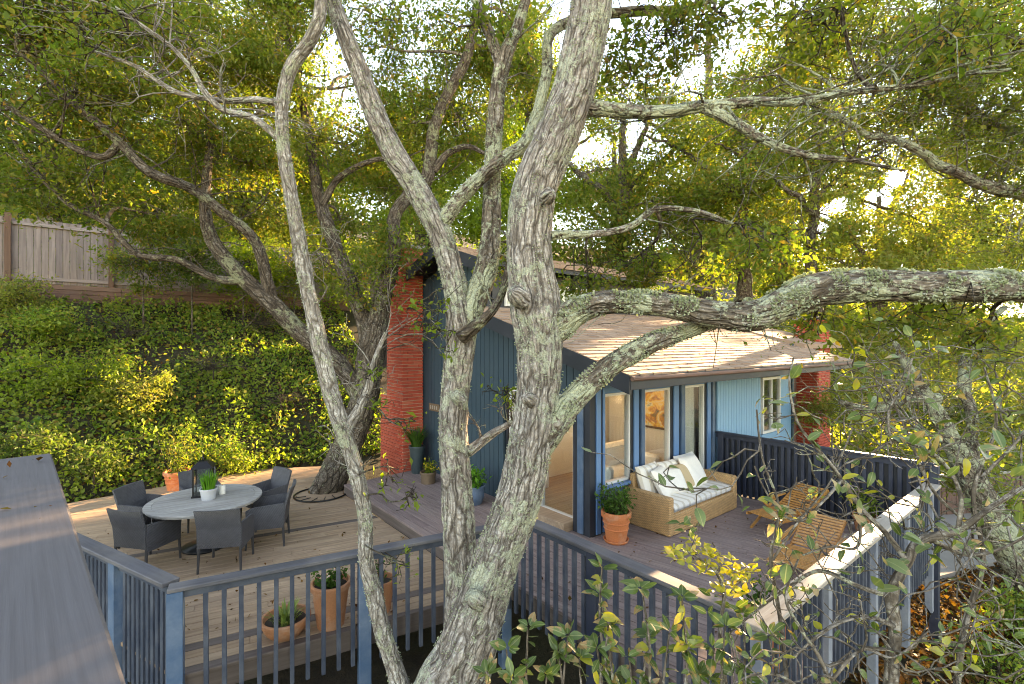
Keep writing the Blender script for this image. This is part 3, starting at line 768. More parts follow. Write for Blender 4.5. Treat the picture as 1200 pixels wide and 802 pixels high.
# ------------------------------------------------------------------ house
house = empty('house', H(0, 0, 0), 0, 'dark teal wooden house with brick chimneys and tan shingle roof', 'house')
RM = Matrix(((U.x, V.x, 0), (U.y, V.y, 0), (0, 0, 1)))
house.rotation_euler = (0, 0, ROT_U)        # local x = a, local y = b
def hpart(name, mb, mat, parent=house, smooth=False): return mb.build(name, mat, parent, smooth)
def low_roof(b): return 2.56 + 0.30 * (b + 1.1)
def up_roof(b): return min(4.57 + 0.32 * (b - 2.3), 5.08 - 0.30 * (b - 3.9))
def wall_top(b): return (low_roof(b) if b < 2.75 else up_roof(b)) - 0.24
# gable wall, board by board, opening for the glazed door b 0.3..1.95
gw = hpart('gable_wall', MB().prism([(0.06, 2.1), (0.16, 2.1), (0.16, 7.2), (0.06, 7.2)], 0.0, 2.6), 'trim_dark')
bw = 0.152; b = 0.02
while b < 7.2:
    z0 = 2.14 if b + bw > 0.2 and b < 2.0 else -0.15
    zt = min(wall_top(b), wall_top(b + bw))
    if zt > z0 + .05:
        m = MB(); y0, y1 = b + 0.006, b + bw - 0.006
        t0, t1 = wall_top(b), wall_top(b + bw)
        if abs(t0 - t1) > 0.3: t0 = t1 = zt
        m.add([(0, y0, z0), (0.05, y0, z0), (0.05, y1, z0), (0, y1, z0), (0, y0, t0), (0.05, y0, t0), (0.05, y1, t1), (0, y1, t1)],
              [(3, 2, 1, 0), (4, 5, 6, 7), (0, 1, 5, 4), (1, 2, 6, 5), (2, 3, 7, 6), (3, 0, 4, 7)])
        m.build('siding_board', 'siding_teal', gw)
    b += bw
# backing above the boards, upper part of the gable
m = MB(); ys = [2.76, 3.9, 7.2]; zs = [up_roof(y) - 0.27 for y in ys]
m.add([(0.06, 2.76, 2.6), (0.06, 7.2, 2.6), (0.06, 7.2, zs[2]), (0.06, 3.9, zs[1]), (0.06, 2.76, zs[0])] + [(0.16, 2.76, 2.6), (0.16, 7.2, 2.6), (0.16, 7.2, zs[2]), (0.16, 3.9, zs[1]), (0.16, 2.76, zs[0])],
      [(0, 1, 2, 3, 4), (9, 8, 7, 6, 5), (0, 5, 6, 1), (1, 6, 7, 2), (2, 7, 8, 3), (3, 8, 9, 4), (4, 9, 5, 0)])
m.build('gable_backing', 'trim_dark', gw)
m = MB(); m.add([(0.06, 0.03, 2.16), (0.06, 2.74, 2.16), (0.06, 2.74, low_roof(2.74) - .27), (0.06, 0.03, low_roof(0.03) - .27), (0.16, 0.03, 2.16), (0.16, 2.74, 2.16), (0.16, 2.74, low_roof(2.74) - .27), (0.16, 0.03, low_roof(0.03) - .27)],
      [(0, 1, 2, 3), (7, 6, 5, 4), (0, 4, 5, 1), (1, 5, 6, 2), (2, 6, 7, 3), (3, 7, 4, 0)]); m.build('header_backing', 'trim_dark', gw)
# corner post and window wall columns
def column(a0, a1, name='window_column'):
    c = hpart(name, MB().bbox(((a0 + a1) / 2, 0.07, 1.16), (a1 - a0, 0.14, 2.32), 0.005), 'trim_dark')
    w = a1 - a0
    MB().bbox((a0 + w * 0.32, -0.015, 1.15), (w * 0.34, 0.03, 2.26), 0.004).build('batten', 'trim_blue', c)
    MB().bbox((a0 + w * 0.74, -0.025, 1.15), (w * 0.26, 0.05, 2.26), 0.004).build('batten', 'post_blue', c)
    return c
cp = hpart('corner_post', MB().bbox((0.1, 0.08, 1.16), (0.36, 0.36, 2.32), 0.006), 'trim_dark')
MB().bbox((0.10, -0.115, 1.15), (0.10, 0.03, 2.26), 0.004).build('batten', 'trim_blue', cp)
MB().bbox((0.23, -0.112, 1.15), (0.05, 0.024, 2.26), 0.004).build('batten', 'trim_blue', cp)
MB().bbox((-0.095, 0.08, 1.15), (0.03, 0.12, 2.26), 0.004).build('batten', 'post_blue', cp)
column(1.06, 1.44); column(2.24, 2.71); column(3.44, 3.80)
hpart('beam', MB().bbox((3.85, 0.06, 2.40), (7.75, 0.16, 0.17), 0.005), 'trim_dark')
hpart('header', MB().bbox((2.05, 0.04, 2.24), (3.45, 0.06, 0.15), 0.004), 'trim_blue')
for a0, a1, zb in ((0.28, 1.06, 0.68), (1.44, 2.24, 0.50), (2.71, 3.44, 0.42)):
    w = hpart('window', MB().box(((a0 + a1) / 2, 0.06, (zb + 2.16) / 2), (a1 - a0 - .1, 0.012, 2.16 - zb - .1)), 'glass')
    f = MB()
    for x in (a0 + 0.022, a1 - 0.022): f.box((x, 0.06, (zb + 2.16) / 2), (0.044, 0.09, 2.16 - zb))
    for z in (zb + 0.022, 2.16 - 0.022): f.box(((a0 + a1) / 2, 0.058, z), (a1 - a0 - .09, 0.085, 0.044))
    f.build('window_frame', 'white_frame', w)
    MB().bbox(((a0 + a1) / 2, 0.0, zb - 0.03), (a1 - a0 + .004, 0.12, 0.05), 0.004).build('sill', 'trim_blue', w)
    hpart('apron_panel', MB().bbox(((a0 + a1) / 2, 0.07, (zb - .056) / 2), (a1 - a0 - .004, 0.08, zb - .056), 0.004), 'post_blue')
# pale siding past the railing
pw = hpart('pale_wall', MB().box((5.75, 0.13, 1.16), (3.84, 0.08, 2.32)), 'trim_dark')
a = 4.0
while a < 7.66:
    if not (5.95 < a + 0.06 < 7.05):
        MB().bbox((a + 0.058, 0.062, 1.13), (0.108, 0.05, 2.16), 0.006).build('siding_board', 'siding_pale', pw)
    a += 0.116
w = hpart('window', MB().box((6.52, 0.055, 1.5), (0.8, 0.012, 1.2)), 'glass')
f = MB()
for x in (6.07, 6.52, 6.97): f.box((x, 0.06, 1.5), (0.06, 0.09, 1.32))
for z in (0.87, 2.13): f.box((6.52, 0.058, z), (0.85, 0.085, 0.06))
f.build('window_frame', 'white_frame', w)
MB().box((6.52, 0.075, 1.5), (0.84, 0.01, 1.25)).build('dark_backing', 'dark_room', w)  # flat dark sheet stands in for the unlit room behind the glass
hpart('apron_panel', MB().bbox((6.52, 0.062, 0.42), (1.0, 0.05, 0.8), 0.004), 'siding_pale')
# glazed sliding door in the gable wall
dr = hpart('sliding_door', MB().box((0.07, 1.15, 1.1), (0.012, 1.62, 1.98)), 'glass')
f = MB()
for y in (0.33, 1.14, 1.97): f.box((0.07, y, 1.12), (0.09, 0.06, 2.06))
for z in (0.12, 2.12): f.box((0.068, 1.15, z), (0.085, 1.60, 0.06))
f.build('door_frame', 'white_frame', dr)
MB().bbox((-0.10, 1.15, 0.075), (0.34, 1.75, 0.145), 0.006).build('threshold', 'deck_tan', dr)
# roof
rf = MB()
def slab(m, a0, a1, b0, b1, z0, z1, t):
    m.add([(a0, b0, z0 - t), (a1, b0, z0 - t), (a1, b1, z1 - t), (a0, b1, z1 - t), (a0, b0, z0), (a1, b0, z0), (a1, b1, z1), (a0, b1, z1)],
          [(3, 2, 1, 0), (4, 5, 6, 7), (0, 1, 5, 4), (1, 2, 6, 5), (2, 3, 7, 6), (3, 0, 4, 7)])
slab(rf, -0.42, 8.2, -1.1, 2.74, low_roof(-1.1), low_roof(2.74), 0.09)
roof = hpart('roof', rf, 'trim_dark')
f = MB(); slab(f, -0.475, -0.425, -1.14, 2.74, low_roof(-1.14) + .01, low_roof(2.74) + .01, 0.25); f.build('rake_board', 'trim_dark', roof)
f = MB(); f.bbox((3.9, -1.125, low_roof(-1.1) - 0.10), (8.7, 0.045, 0.19), 0.004); f.build('fascia', 'trim_dark', roof)
f = MB(); f.tube([(-0.45, -1.17, low_roof(-1.1) - .045), (8.22, -1.17, low_roof(-1.1) - .075)], 0.032, 8); f.build('gutter', 'timber_red', roof)
rm = MB()
for a in np.arange(0.1, 8.2, 1.17):
    m = MB(); slab(m, a - .045, a + .045, -1.0, 0.25, low_roof(-1.0) - .1, low_roof(0.25) - .1, 0.15); m.build('rafter', 'rail_dark', roof)
def shingles(a0, a1, b0, b1, zf, parent, expo=0.145, sgn=1):
    m = MB(); n = int(abs(b1 - b0) / expo)
    for i in range(n):
        y0 = b0 + sgn * i * expo; y1 = y0 + sgn * expo * 1.5
        if sgn * (y1 - b1) > 0: y1 = b1
        x = a0 + random.uniform(-0.1, 0)
        while x < a1:
            w = random.uniform(0.13, 0.30); x1 = min(x + w, a1); x0 = max(x, a0); x += w
            if x1 - x0 < 0.03: continue
            j = sgn * random.uniform(-0.012, 0.012); z0 = zf(y0) ; z1 = zf(y1); lo, hi = 0.026 + random.uniform(0, .008), 0.006
            ya = y0 + j; g = 0.003
            m.add([(x0 + g, ya, z0 + .003), (x1 - g, ya, z0 + .003), (x1 - g, y1, z1 + hi), (x0 + g, y1, z1 + hi), (x0 + g, ya, z0 + lo), (x1 - g, ya, z0 + lo)],
                  [(4, 5, 2, 3) if sgn > 0 else (3, 2, 5, 4), (0, 1, 5, 4), (1, 2, 5), (0, 4, 3)])
    o = m.build('shingles', 'shingle', parent); o['kind'] = 'stuff'
shingles(-0.47, 8.22, -1.15, 2.72, low_roof, roof)
# clerestory and upper roof
cl = hpart('clerestory', MB().box((4.0, 2.82, 4.0), (7.6, 0.1, 0.9)), 'trim_dark')
for a in np.arange(0.5, 7.4, 1.15):
    g_ = MB().box((a + 0.5, 2.755, 4.0), (0.9, 0.02, 0.42)).build('clerestory_pane', 'glass', cl)
    f = MB()
    for x in (a + 0.03, a + 0.97): f.box((x, 2.752, 4.0), (0.05, 0.05, 0.52))
    for z in (3.77, 4.23): f.box((a + .5, 2.752, z), (0.88, 0.046, 0.05))
    f.build('window_frame', 'white_frame', cl)
ur = MB(); slab(ur, -0.42, 7.9, 2.3, 3.9, 4.57, 5.082, 0.10); slab(ur, -0.42, 7.9, 3.9, 7.5, 5.08, 4.0, 0.10)
upper = hpart('upper_roof', ur, 'trim_dark')
f = MB(); slab(f, -0.475, -0.425, 2.26, 3.9, 4.57, 5.09, 0.26); slab(f, -0.475, -0.425, 3.9, 7.55, 5.09, 3.995, 0.26); f.build('rake_board', 'trim_dark', upper)
shingles(-0.47, 7.92, 2.27, 3.9, lambda b: 4.57 + 0.32 * (b - 2.3), upper)
shingles(-0.47, 7.92, 7.5, 3.9, lambda b: 5.08 - 0.30 * (b - 3.9), upper, sgn=-1)
# back walls and interior
hpart('back_wall', MB().box((3.8, 7.15, 1.9), (7.6, 0.1, 4.3)), 'siding_teal')
hpart('side_wall', MB().box((7.72, 3.6, 1.4), (0.1, 7.2, 3.1)), 'siding_teal')
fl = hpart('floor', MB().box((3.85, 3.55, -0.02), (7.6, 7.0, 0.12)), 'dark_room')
for i in range(26):
    y = 0.2 + i * 0.17; MB().bbox((3.8, y + .085, 0.055), (7.4, 0.166, 0.02), 0.003).build('floor_plank', 'floor_wood', fl)
hpart('inner_wall', MB().box((4.3, 2.6, 1.5), (6.6, 0.08, 2.9)), 'white_wall')
hpart('inner_partition', MB().box((3.55, 1.4, 1.3), (0.08, 2.2, 2.5)), 'white_wall')
dw = hpart('inner_door', MB().bbox((3.05, 2.53, 1.1), (0.62, 0.05, 2.05), 0.01), 'teak')
for z_ in (0.6, 1.55): MB().bbox((3.05, 2.50, z_), (0.42, 0.02, 0.75), 0.008).build('door_panel', 'floor_wood', dw)
hpart('curtain', MB().add([(2.72 + i * .024, 0.24 + .03 * math.sin(i * 1.3), z_) for z_ in (0.08, 2.2) for i in range(31)], [(i, i + 1, 32 + i, 31 + i) for i in range(30)]), 'white_fabric')
hpart('ceiling', MB().add([(0.2, 0.2, low_roof(.2) - .2), (7.6, 0.2, low_roof(.2) - .2), (7.6, 2.7, low_roof(2.7) - .2), (0.2, 2.7, low_roof(2.7) - .2)], [(0, 1, 2, 3)]), 'white_wall')
# brown wing wall beyond
wg = hpart('wing_wall', MB().box((8.7, 0.62, 1.0), (1.9, 0.1, 3.6)), 'trim_dark')
a = 7.78
while a < 9.5:
    MB().bbox((a + .07, 0.55, 0.95), (0.128, 0.03, 3.4), 0.004).build('siding_board', 'timber_red', wg); a += 0.138
hpart('wing_roof', MB().add([(7.9, -0.2, 2.95), (10.6, -0.2, 2.95), (10.6, 4.0, 4.0), (7.9, 4.0, 4.0), (7.9, -0.2, 2.83), (10.6, -0.2, 2.83), (10.6, 4.0, 3.88), (7.9, 4.0, 3.88)],
      [(0, 1, 2, 3), (7, 6, 5, 4), (0, 4, 5, 1), (1, 5, 6, 2), (2, 6, 7, 3), (3, 7, 4, 0)]), 'shingle')
# chimneys, brick by brick
def chimney(sections, limit, name='chimney'):
    core = MB()
    for (a0, a1, b0, b1, z0, z1) in sections: core.box(((a0 + a1) / 2, (b0 + b1) / 2, (z0 + z1) / 2), (a1 - a0 - .03, b1 - b0 - .03, z1 - z0))
    ch = hpart(name, core, 'mortar')
    bl, bh, bd, mj = 0.203, 0.062, 0.05, 0.015
    bricks = []
    for (a0, a1, b0, b1, z0, z1) in sections:
        n = int((z1 - z0) / (bh + mj)); 
        for i in range(n):
            z = z0 + (i + .5) * (z1 - z0) / n; off = (i % 2) * 0.5
            for (u0, u1, fixed, axis) in ((b0, b1, a0, 'b'), (a0, a1, b0, 'a'), (a0, a1, b1, 'a2')):
                m_ = max(1, round((u1 - u0) / (bl + mj))); pit = (u1 - u0) / m_
                x = u0 - off * pit
                while x < u1 - 0.02:
                    s0, s1 = max(x, u0), min(x + pit, u1); x += pit
                    if s1 - s0 < 0.03: continue
                    L = s1 - s0 - mj; mid = (s0 + s1) / 2; jt = random.uniform(-.003, .003)
                    bricks.append(((fixed + bd / 2 - .018 + jt, mid, z), 1, L) if axis == 'b' else ((mid, fixed + (bd / 2 - .018 + jt) * (1 if axis == 'a' else -1), z), 0, L))
        core2 = None
    key = lambda k: (H(k[0][0], k[0][1], k[0][2]) - Vector((0, 0, CAMZ))).length + (0 if k[1] == 1 else 0.25)
    bricks.sort(key=key); meshes = {}
    rest = MB()
    for i, (c, ax_, L) in enumerate(bricks):
        if i < limit:
            Lq = round(L, 2)
            if Lq not in meshes: meshes[Lq] = MB().bbox((0, 0, 0), (Lq, bd, bh), 0.004).mesh('brick', 'brick_red')
            link_obj('brick', meshes[Lq], ch, c, (0, 0, math.pi / 2 if ax_ == 1 else 0))
        else: rest.box(c, (bd, L, bh) if ax_ == 1 else (L, bd, bh))
    if rest.v: o = rest.build('bricks', 'brick_red', ch); o['kind'] = 'stuff'
    return ch
c1 = chimney([(-0.56, -0.02, 5.25, 6.42, -0.2, 1.7), (-0.56, -0.02, 5.25, 6.05, 1.7, 5.2)], 300)
MB().bbox((-0.29, 5.65, 5.24), (0.66, 0.92, 0.08), 0.01).build('chimney_cap', 'concrete', c1)
c2 = chimney([(9.35, 10.25, 0.0, 0.6, -1.4, 3.62)], 0)
MB().bbox((9.8, 0.3, 3.66), (1.0, 0.7, 0.08), 0.01).build('chimney_cap', 'concrete', c2)
# interior furnishings seen through the glass
cab = empty('cabinet', H(0.62, 2.25, 0.065), ROT_U, 'low white cabinet just inside the glazed door', 'cabinet')
MB().bbox((0, 0, 0.45), (0.9, 0.45, 0.9), 0.01).build('body', 'white_wall', cab)
for x in (-.22, .22): MB().bbox((x, -0.235, 0.46), (0.42, 0.02, 0.8), 0.005).build('door', 'white_frame', cab)
isofa = empty('indoor_sofa', H(1.95, 0.95, 0.065), ROT_U, 'white upholstered sofa inside the room behind the windows', 'sofa')
MB().bbox((0, 0, 0.25), (1.5, 0.8, 0.4), 0.05).build('seat', 'white_fabric', isofa)
MB().bbox((0, 0.38, 0.5), (1.5, 0.22, 0.75), 0.06).build('backrest', 'white_fabric', isofa)
for x in (-.74, .74): MB().bbox((x, 0, 0.38), (0.18, 0.85, 0.6), 0.05).build('armrest', 'white_fabric', isofa)
pic = empty('painting', H(3.49, 1.12, 1.12), ROT_U - math.pi / 2, 'colourful orange and green painting on the white partition indoors', 'painting')
MB().box((0, 0, 0.5), (1.0, 0.03, 0.95)).build('canvas', 'painting_print', pic)
f = MB()
for x in (-.52, .52): f.box((x, -.005, .5), (.04, .05, 1.03))
for z in (0.0, 1.0): f.box((0, -.005, z), (1.0, .048, .04))
f.build('frame', 'sign_wood', pic)
# pendant lamps glowing in the room
for (a_, b_, lb_) in ((1.5, 1.55, 'small lit pendant lamp hanging above the white indoor sofa'), (2.45, 1.4, 'small lit pendant lamp hanging in front of the indoor painting')):
    zl = 1.95; pn = empty('pendant_lamp', H(a_, b_, zl), 0, lb_, 'lamp', 'pendant lamps in the room')
    k_ = N('bulb_glow' + str(len(M))); em = k_.new('ShaderNodeEmission'); em.inputs[0].default_value = (1.0, .72, .42, 1); em.inputs[1].default_value = 2.5; k_.link(em.outputs[0], k_.out.inputs[0]); M['bulb_glow'] = k_.m
    MB().lathe([(0.001, -.055), (.035, -.04), (.05, 0), (.035, .04), (.012, .055)], 14, close=False).build('bulb', 'bulb_glow', pn, True)
    MB().lathe([(.085, -.02), (.08, .05), (.03, .10), (.012, .11)], 18, close=False).build('shade', 'candle', pn, True)
    MB().tube([(0, 0, .1), (0, 0, low_roof(b_) - .2 - zl)], .006, 5).build('cord', 'metal_black', pn)
    ld = bpy.data.lights.new('bulb_light', 'POINT'); ld.energy = 2.6; ld.color = (1.0, .80, .56); ld.shadow_soft_size = .12
    lo = bpy.data.objects.new('bulb_light', ld); COL.objects.link(lo); lo.parent = pn; lo.location = (0, 0, -.13)
# house number plaque
sg = empty('number_sign', H(-0.006, 4.72, 1.42), ROT_U, 'small wooden number plaque on the teal gable wall', 'sign')
MB().bbox((-0.012, 0, 0.07), (0.024, 0.46, 0.17), 0.004).build('board', 'sign_wood', sg)
for y in (-0.13, -0.04, 0.05, 0.14): MB().bbox((-0.028, y, 0.07), (0.008, 0.045, 0.085), 0.003).build('numeral', 'cap_pale', sg)

# ------------------------------------------------------------------ hillside fence
FS = Vector((-14.4, 13.7)); fdir = Vector((U.x, U.y))
fence = empty('fence', (FS.x - fdir.x * 3, FS.y - fdir.y * 3, 4.7), ROT_U, 'weathered grey board fence along the top of the ivy slope', 'fence')
x = 0.0
pm = MB().bbox((0, 0, 0), (1.85, 0.022, 0.148), 0.003).mesh('board', 'fence_wood')
while x < 17:
    link_obj('board', pm, fence, (x, random.uniform(-.006, .006), 0.93 + random.uniform(-.02, .02)), (0, math.pi / 2, 0)); x += 0.156
pm = MB().bbox((0, 0, 0), (2.5, 0.13, 0.13), 0.005).mesh('post', 'fence_post')
for i in range(8): link_obj('post', pm, fence, (0.9 + i * 2.25, -0.085, 0.7), (0, math.pi / 2, 0))
for z in (0.14, 1.7): MB().bbox((8.4, -0.04, z), (17, 0.05, 0.09), 0.003).build('rail', 'fence_wood', fence)
kb = empty('retaining_wall', (FS.x - fdir.x * 3, FS.y - fdir.y * 3, 4.0), ROT_U, 'low red brown timber retaining wall under the fence', 'wall')
for i in range(5):
    for k in range(6): MB().bbox((1.4 + k * 2.84, -0.12 + random.uniform(-.01, .01), 0.06 + i * 0.14), (2.83, 0.12, 0.135), 0.006).build('timber', 'timber_red', kb)
# timber wall beyond the patio
t0 = G(1070, 606, -1.35); t1 = G(1330, 592, -1.35); d = (t1 - t0); tl = d.length
tw_ = empty('timber_fence', t0, math.atan2(d.y, d.x), 'low red brown timber fence behind the concrete patio', 'fence')
x = 0.0
pm = MB().bbox((0, 0, 0), (0.135, 0.03, 0.98), 0.004).mesh('board', 'timber_red')
while x < tl: link_obj('board', pm, tw_, (x, random.uniform(-.008, .008), 0.49 + random.uniform(-.02, .02))); x += 0.145
MB().bbox((tl / 2, 0, 1.01), (tl + .2, 0.1, 0.04), 0.004).build('cap', 'cap_pale', tw_)

# ================================================================== THINGS ON THE DECKS
# ---- dining chair
def make_chair():
    e = empty('dining_chair', (0, 0, 0))
    # local: front +y, back -y, origin at floor centre
    s = MB(); s.bbox((0, 0.02, 0.40), (0.50, 0.50, 0.08), 0.012); s.build('seat', 'wicker_grey', e)
    s = MB(); s.bbox((0, 0.03, 0.465), (0.44, 0.44, 0.05), 0.02); s.build('cushion', 'white_fabric', e)
    b = MB(); n = 9; vs = []; fs = []
    for i in range(n):
        t = i / (n - 1); x = -0.27 + 0.54 * t; bow = -0.035 * (1 - (2 * t - 1) ** 2)
        for (z, y) in ((0.34, -0.25), (0.62, -0.272), (0.90, -0.35)):
            for o_ in (0, -0.03): vs.append((x * (1 + (z - .34) * .12), y + bow * (z - .3) * 2 + o_, z))
    for i in range(n - 1):
        a, c = i * 6, (i + 1) * 6
        fs += [(a, a + 2, c + 2, c), (a + 2, a + 4, c + 4, c + 2), (a + 1, c + 1, c + 3, a + 3), (a + 3, c + 3, c + 5, a + 5), (a + 4, a + 5, c + 5, c + 4), (a, c, c + 1, a + 1)]
    fs += [(0, 1, 3, 2), (2, 3, 5, 4)]; q = (n - 1) * 6; fs += [(q, q + 2, q + 3, q + 1), (q + 2, q + 4, q + 5, q + 3)]
    b.add(vs, fs); b.build('backrest', 'wicker_grey', e)
    for sx in (-1, 1):
        a = MB(); x = sx * 0.275; w = 0.028
        pr = [(-0.27, 0.30), (0.25, 0.30), (0.26, 0.60), (0.18, 0.64), (-0.28, 0.68)]
        v0 = [(x - w / 2, y, z) for y, z in pr]; v1 = [(x + w / 2, y, z) for y, z in pr]; m = len(pr)
        a.add(v0 + v1, [tuple(range(m)), tuple(range(m, 2 * m))[::-1]] + [(i, m + i, m + (i + 1) % m, (i + 1) % m) for i in range(m)]); a.build('armrest', 'wicker_grey', e)
        for sy in (-1, 1):
            l = MB(); y = -0.26 if sy < 0 else 0.24
            l.tube([(sx * 0.262, y, 0.40), (sx * 0.272, y + sy * 0.02, 0.0)], [0.02, 0.016], 8); l.build('leg', 'chair_metal', e)
    return e
def copy_tree(o, parent=None):
    c = o.copy(); COL.objects.link(c); c.parent = parent
    for ch in list(o.children): copy_tree(ch, c)
    return c
TC = Vector((-4.80, 7.62, ZL))
chairs = [(-5.24, 7.02, -0.22, 'dark grey wicker armchair with its back to the side railing post'),
          (-4.12, 7.03, 0.20, 'dark grey wicker armchair with its back to the front railing'),
          (-3.92, 7.80, None, 'dark grey wicker armchair seen side on at the oak side of the round table'),
          (-5.80, 7.80, None, 'dark grey wicker armchair at the ivy slope end of the round table'),
          (-4.38, 8.55, None, 'dark grey wicker armchair across the table nearest the leaning oak trunk'),
          (-5.42, 8.52, None, 'dark grey wicker armchair across the table half hidden behind the lantern')]
proto = make_chair()
for i, (x, y, r_, lab) in enumerate(chairs):
    o = proto if i == 0 else copy_tree(proto)
    ang = math.atan2(TC.y - y, TC.x - x) - math.pi / 2 + (0.12, -0.25, 0.1, 0.15, -0.2, 0.2)[i]
    if r_ is not None: ang = r_
    o.location = (x, y, ZL); o.rotation_euler = (0, 0, ang)
    tag(o, lab, 'chair', 'wicker chairs around the dining table')
# ---- round table
t = empty('round_table', TC, 0, 'large round grey slatted dining table on the tan deck', 'table')
m = MB(); m.lathe([(0.74, 0.685), (0.77, 0.695), (0.775, 0.715), (0.765, 0.722)], 48); m.build('apron', 'table_slat', t)
rim = MB(); n = 64; r0, r1 = 0.69, 0.79
vs = []; fs = []
for i in range(n):
    c, s = math.cos(2 * math.pi * i / n), math.sin(2 * math.pi * i / n)
    vs += [(r0 * c, r0 * s, 0.722), (r1 * c, r1 * s, 0.722), (r1 * c, r1 * s, 0.742), (r1 * .995 * c, r1 * .995 * s, 0.747), (r0 * c, r0 * s, 0.747)]
for i in range(n):
    a, b = i * 5, ((i + 1) % n) * 5
    for k in range(5): fs.append((a + k, b + k, b + (k + 1) % 5, a + (k + 1) % 5))
rim.add(vs, fs); rim.build('rim', 'table_slat', t)
w = 0.115; y = -0.69; ta = 0.6
while y < 0.69:
    y1 = min(y + w - 0.006, 0.686); h0 = math.sqrt(max(0, .686 ** 2 - y * y)); h1 = math.sqrt(max(0, .686 ** 2 - y1 * y1)); pl = []
    for q in np.linspace(y, y1, 5): pl.append((math.sqrt(max(1e-4, .686 ** 2 - q * q)), q))
    pl = pl + [(-p[0], p[1]) for p in pl[::-1]]
    s_ = MB().prism(pl, 0.725, 0.7455).build('slat', 'table_slat', t, rot=(0, 0, ta)); y += w
m = MB(); m.lathe([(0.32, 0.0), (0.32, 0.03), (0.10, 0.08), (0.07, 0.2), (0.07, 0.6), (0.22, 0.684)], 32); m.build('pedestal', 'metal_black', t, True)
# lantern, plant, candle on the table
TZ = ZL + 0.747
ln = empty('lantern', (-4.95, 7.80, TZ), 0.4, 'black metal lantern standing on the round table', 'lantern')
m = MB()
for sx in (-1, 1):
    for sy in (-1, 1): m.box((sx * .095, sy * .095, 0.19), (.016, .016, .34))
m.build('frame', 'metal_black', ln)
MB().bbox((0, 0, 0.01), (0.23, 0.23, 0.02), 0.004).build('base', 'metal_black', ln)
MB().add([(-.125, -.125, .36), (.125, -.125, .36), (.125, .125, .36), (-.125, .125, .36), (-.05, -.05, .44), (.05, -.05, .44), (.05, .05, .44), (-.05, .05, .44)],
         [(3, 2, 1, 0), (0, 1, 5, 4), (1, 2, 6, 5), (2, 3, 7, 6), (3, 0, 4, 7), (4, 5, 6, 7)]).build('lid', 'metal_black', ln)
ring = [(0, .04 * math.cos(k * math.pi / 6), .475 + .04 * math.sin(k * math.pi / 6)) for k in range(13)]
MB().tube(ring, 0.006, 6).build('handle', 'metal_black', ln)
for rz_ in range(4):
    MB().box((0.095, 0, 0.19), (0.003, 0.17, 0.33)).build('pane', 'glass', ln, rot=(0, 0, rz_ * math.pi / 2))
ln.scale = (1.25, 1.25, 1.25)
def pot(name, loc, label, cat, r_top, r_bot, h, mat, rim=0.03, group=None, saucer=False, bulge=0.0, rings=0):
    e = empty(name, loc, 0, label, cat, group)
    rb, rt = r_bot, r_top; z0 = 0.0
    if saucer:
        MB().lathe([(rb * 1.15, 0), (rb * 1.28, 0.045), (rb * 1.2, 0.045), (rb * 1.1, 0.015)], 36).build('saucer', mat, e, True); z0 = 0.016
    pr = [(rb, z0)]
    n_ = 8
    for i in range(1, n_ + 1):
        t_ = i / n_; rr = rb + (rt - rb) * t_ + bulge * math.sin(math.pi * t_)
        if rings and i in (4, 6): pr += [(rr, z0 + (h - rim * 2) * t_ - .012), (rr + .012, z0 + (h - rim * 2) * t_), (rr, z0 + (h - rim * 2) * t_ + .012)]
        else: pr.append((rr, z0 + (h - rim * 2) * t_))
    pr += [(rt * 1.09, h - rim * 2), (rt * 1.1, h - rim * .4), (rt * 1.07, h), (rt * 0.96, h), (rt * 0.93, h - rim * 2), (rt * 0.88, h - 0.07)]
    MB().lathe(pr, 40, close=False).build('pot', mat, e, False)
    MB().lathe([(0.001, h - 0.055), (rt * 0.5, h - 0.05), (rt * 0.94, h - 0.06)], 28, close=False).build('soil', 'pot_soil', e)
    return e
def pot_plant(e, h, n, spread, height, mat, leaf, aspect=0.45, stems=9, flower=None, up=0.35):
    tw = Twigs(); pos = []
    for i in range(stems):
        an = RNG.random() * 6.283; d = np.array([math.cos(an), math.sin(an), 0]) * spread * RNG.random() ** .6
        p0 = np.array([d[0] * .3, d[1] * .3, h - .06]); p1 = np.array([d[0], d[1], h + height * (0.45 + .55 * RNG.random())])
        c = curve_pts(p0, p1, .006, .003, 6, .06, .05); tw.add(c, 4)
        k = n // stems; tt = RNG.random(k) ** .7; idx = np.clip((tt * 5).astype(int) + 0, 1, 5)
        pos.append(c[idx, :3] + RNG.normal(size=(k, 3)) * np.array([.05, .05, .05]) * (spread / .25))
    L = e.location.copy(); e_loc = np.array(L)
    o = tw
    v = np.vstack(tw.V); so = link_obj('stems', np_mesh('stems', v, np.vstack(tw.F), 'bark_dark', True, np.vstack(tw.UV)), e); so['kind'] = 'stuff'
    pos = np.vstack(pos); v, f = leaf_arrays(pos, leaf * (.6 + .8 * RNG.random(len(pos))), aspect, up)
    fo = link_obj('foliage', np_mesh('foliage', v, f, mat), e); fo['kind'] = 'stuff'
    if flower:
        q = pos[pos[:, 2] > np.quantile(pos[:, 2], .55)]; q = q[RNG.permutation(len(q))[:flower[1]]]
        q = np.repeat(q, 5, 0) + RNG.normal(size=(len(q) * 5, 3)) * .008; v, f = leaf_arrays(q, np.full(len(q), .035), .8, .8)
        fo = link_obj('blossoms', np_mesh('blossoms', v, f, flower[0]), e); fo['kind'] = 'stuff'
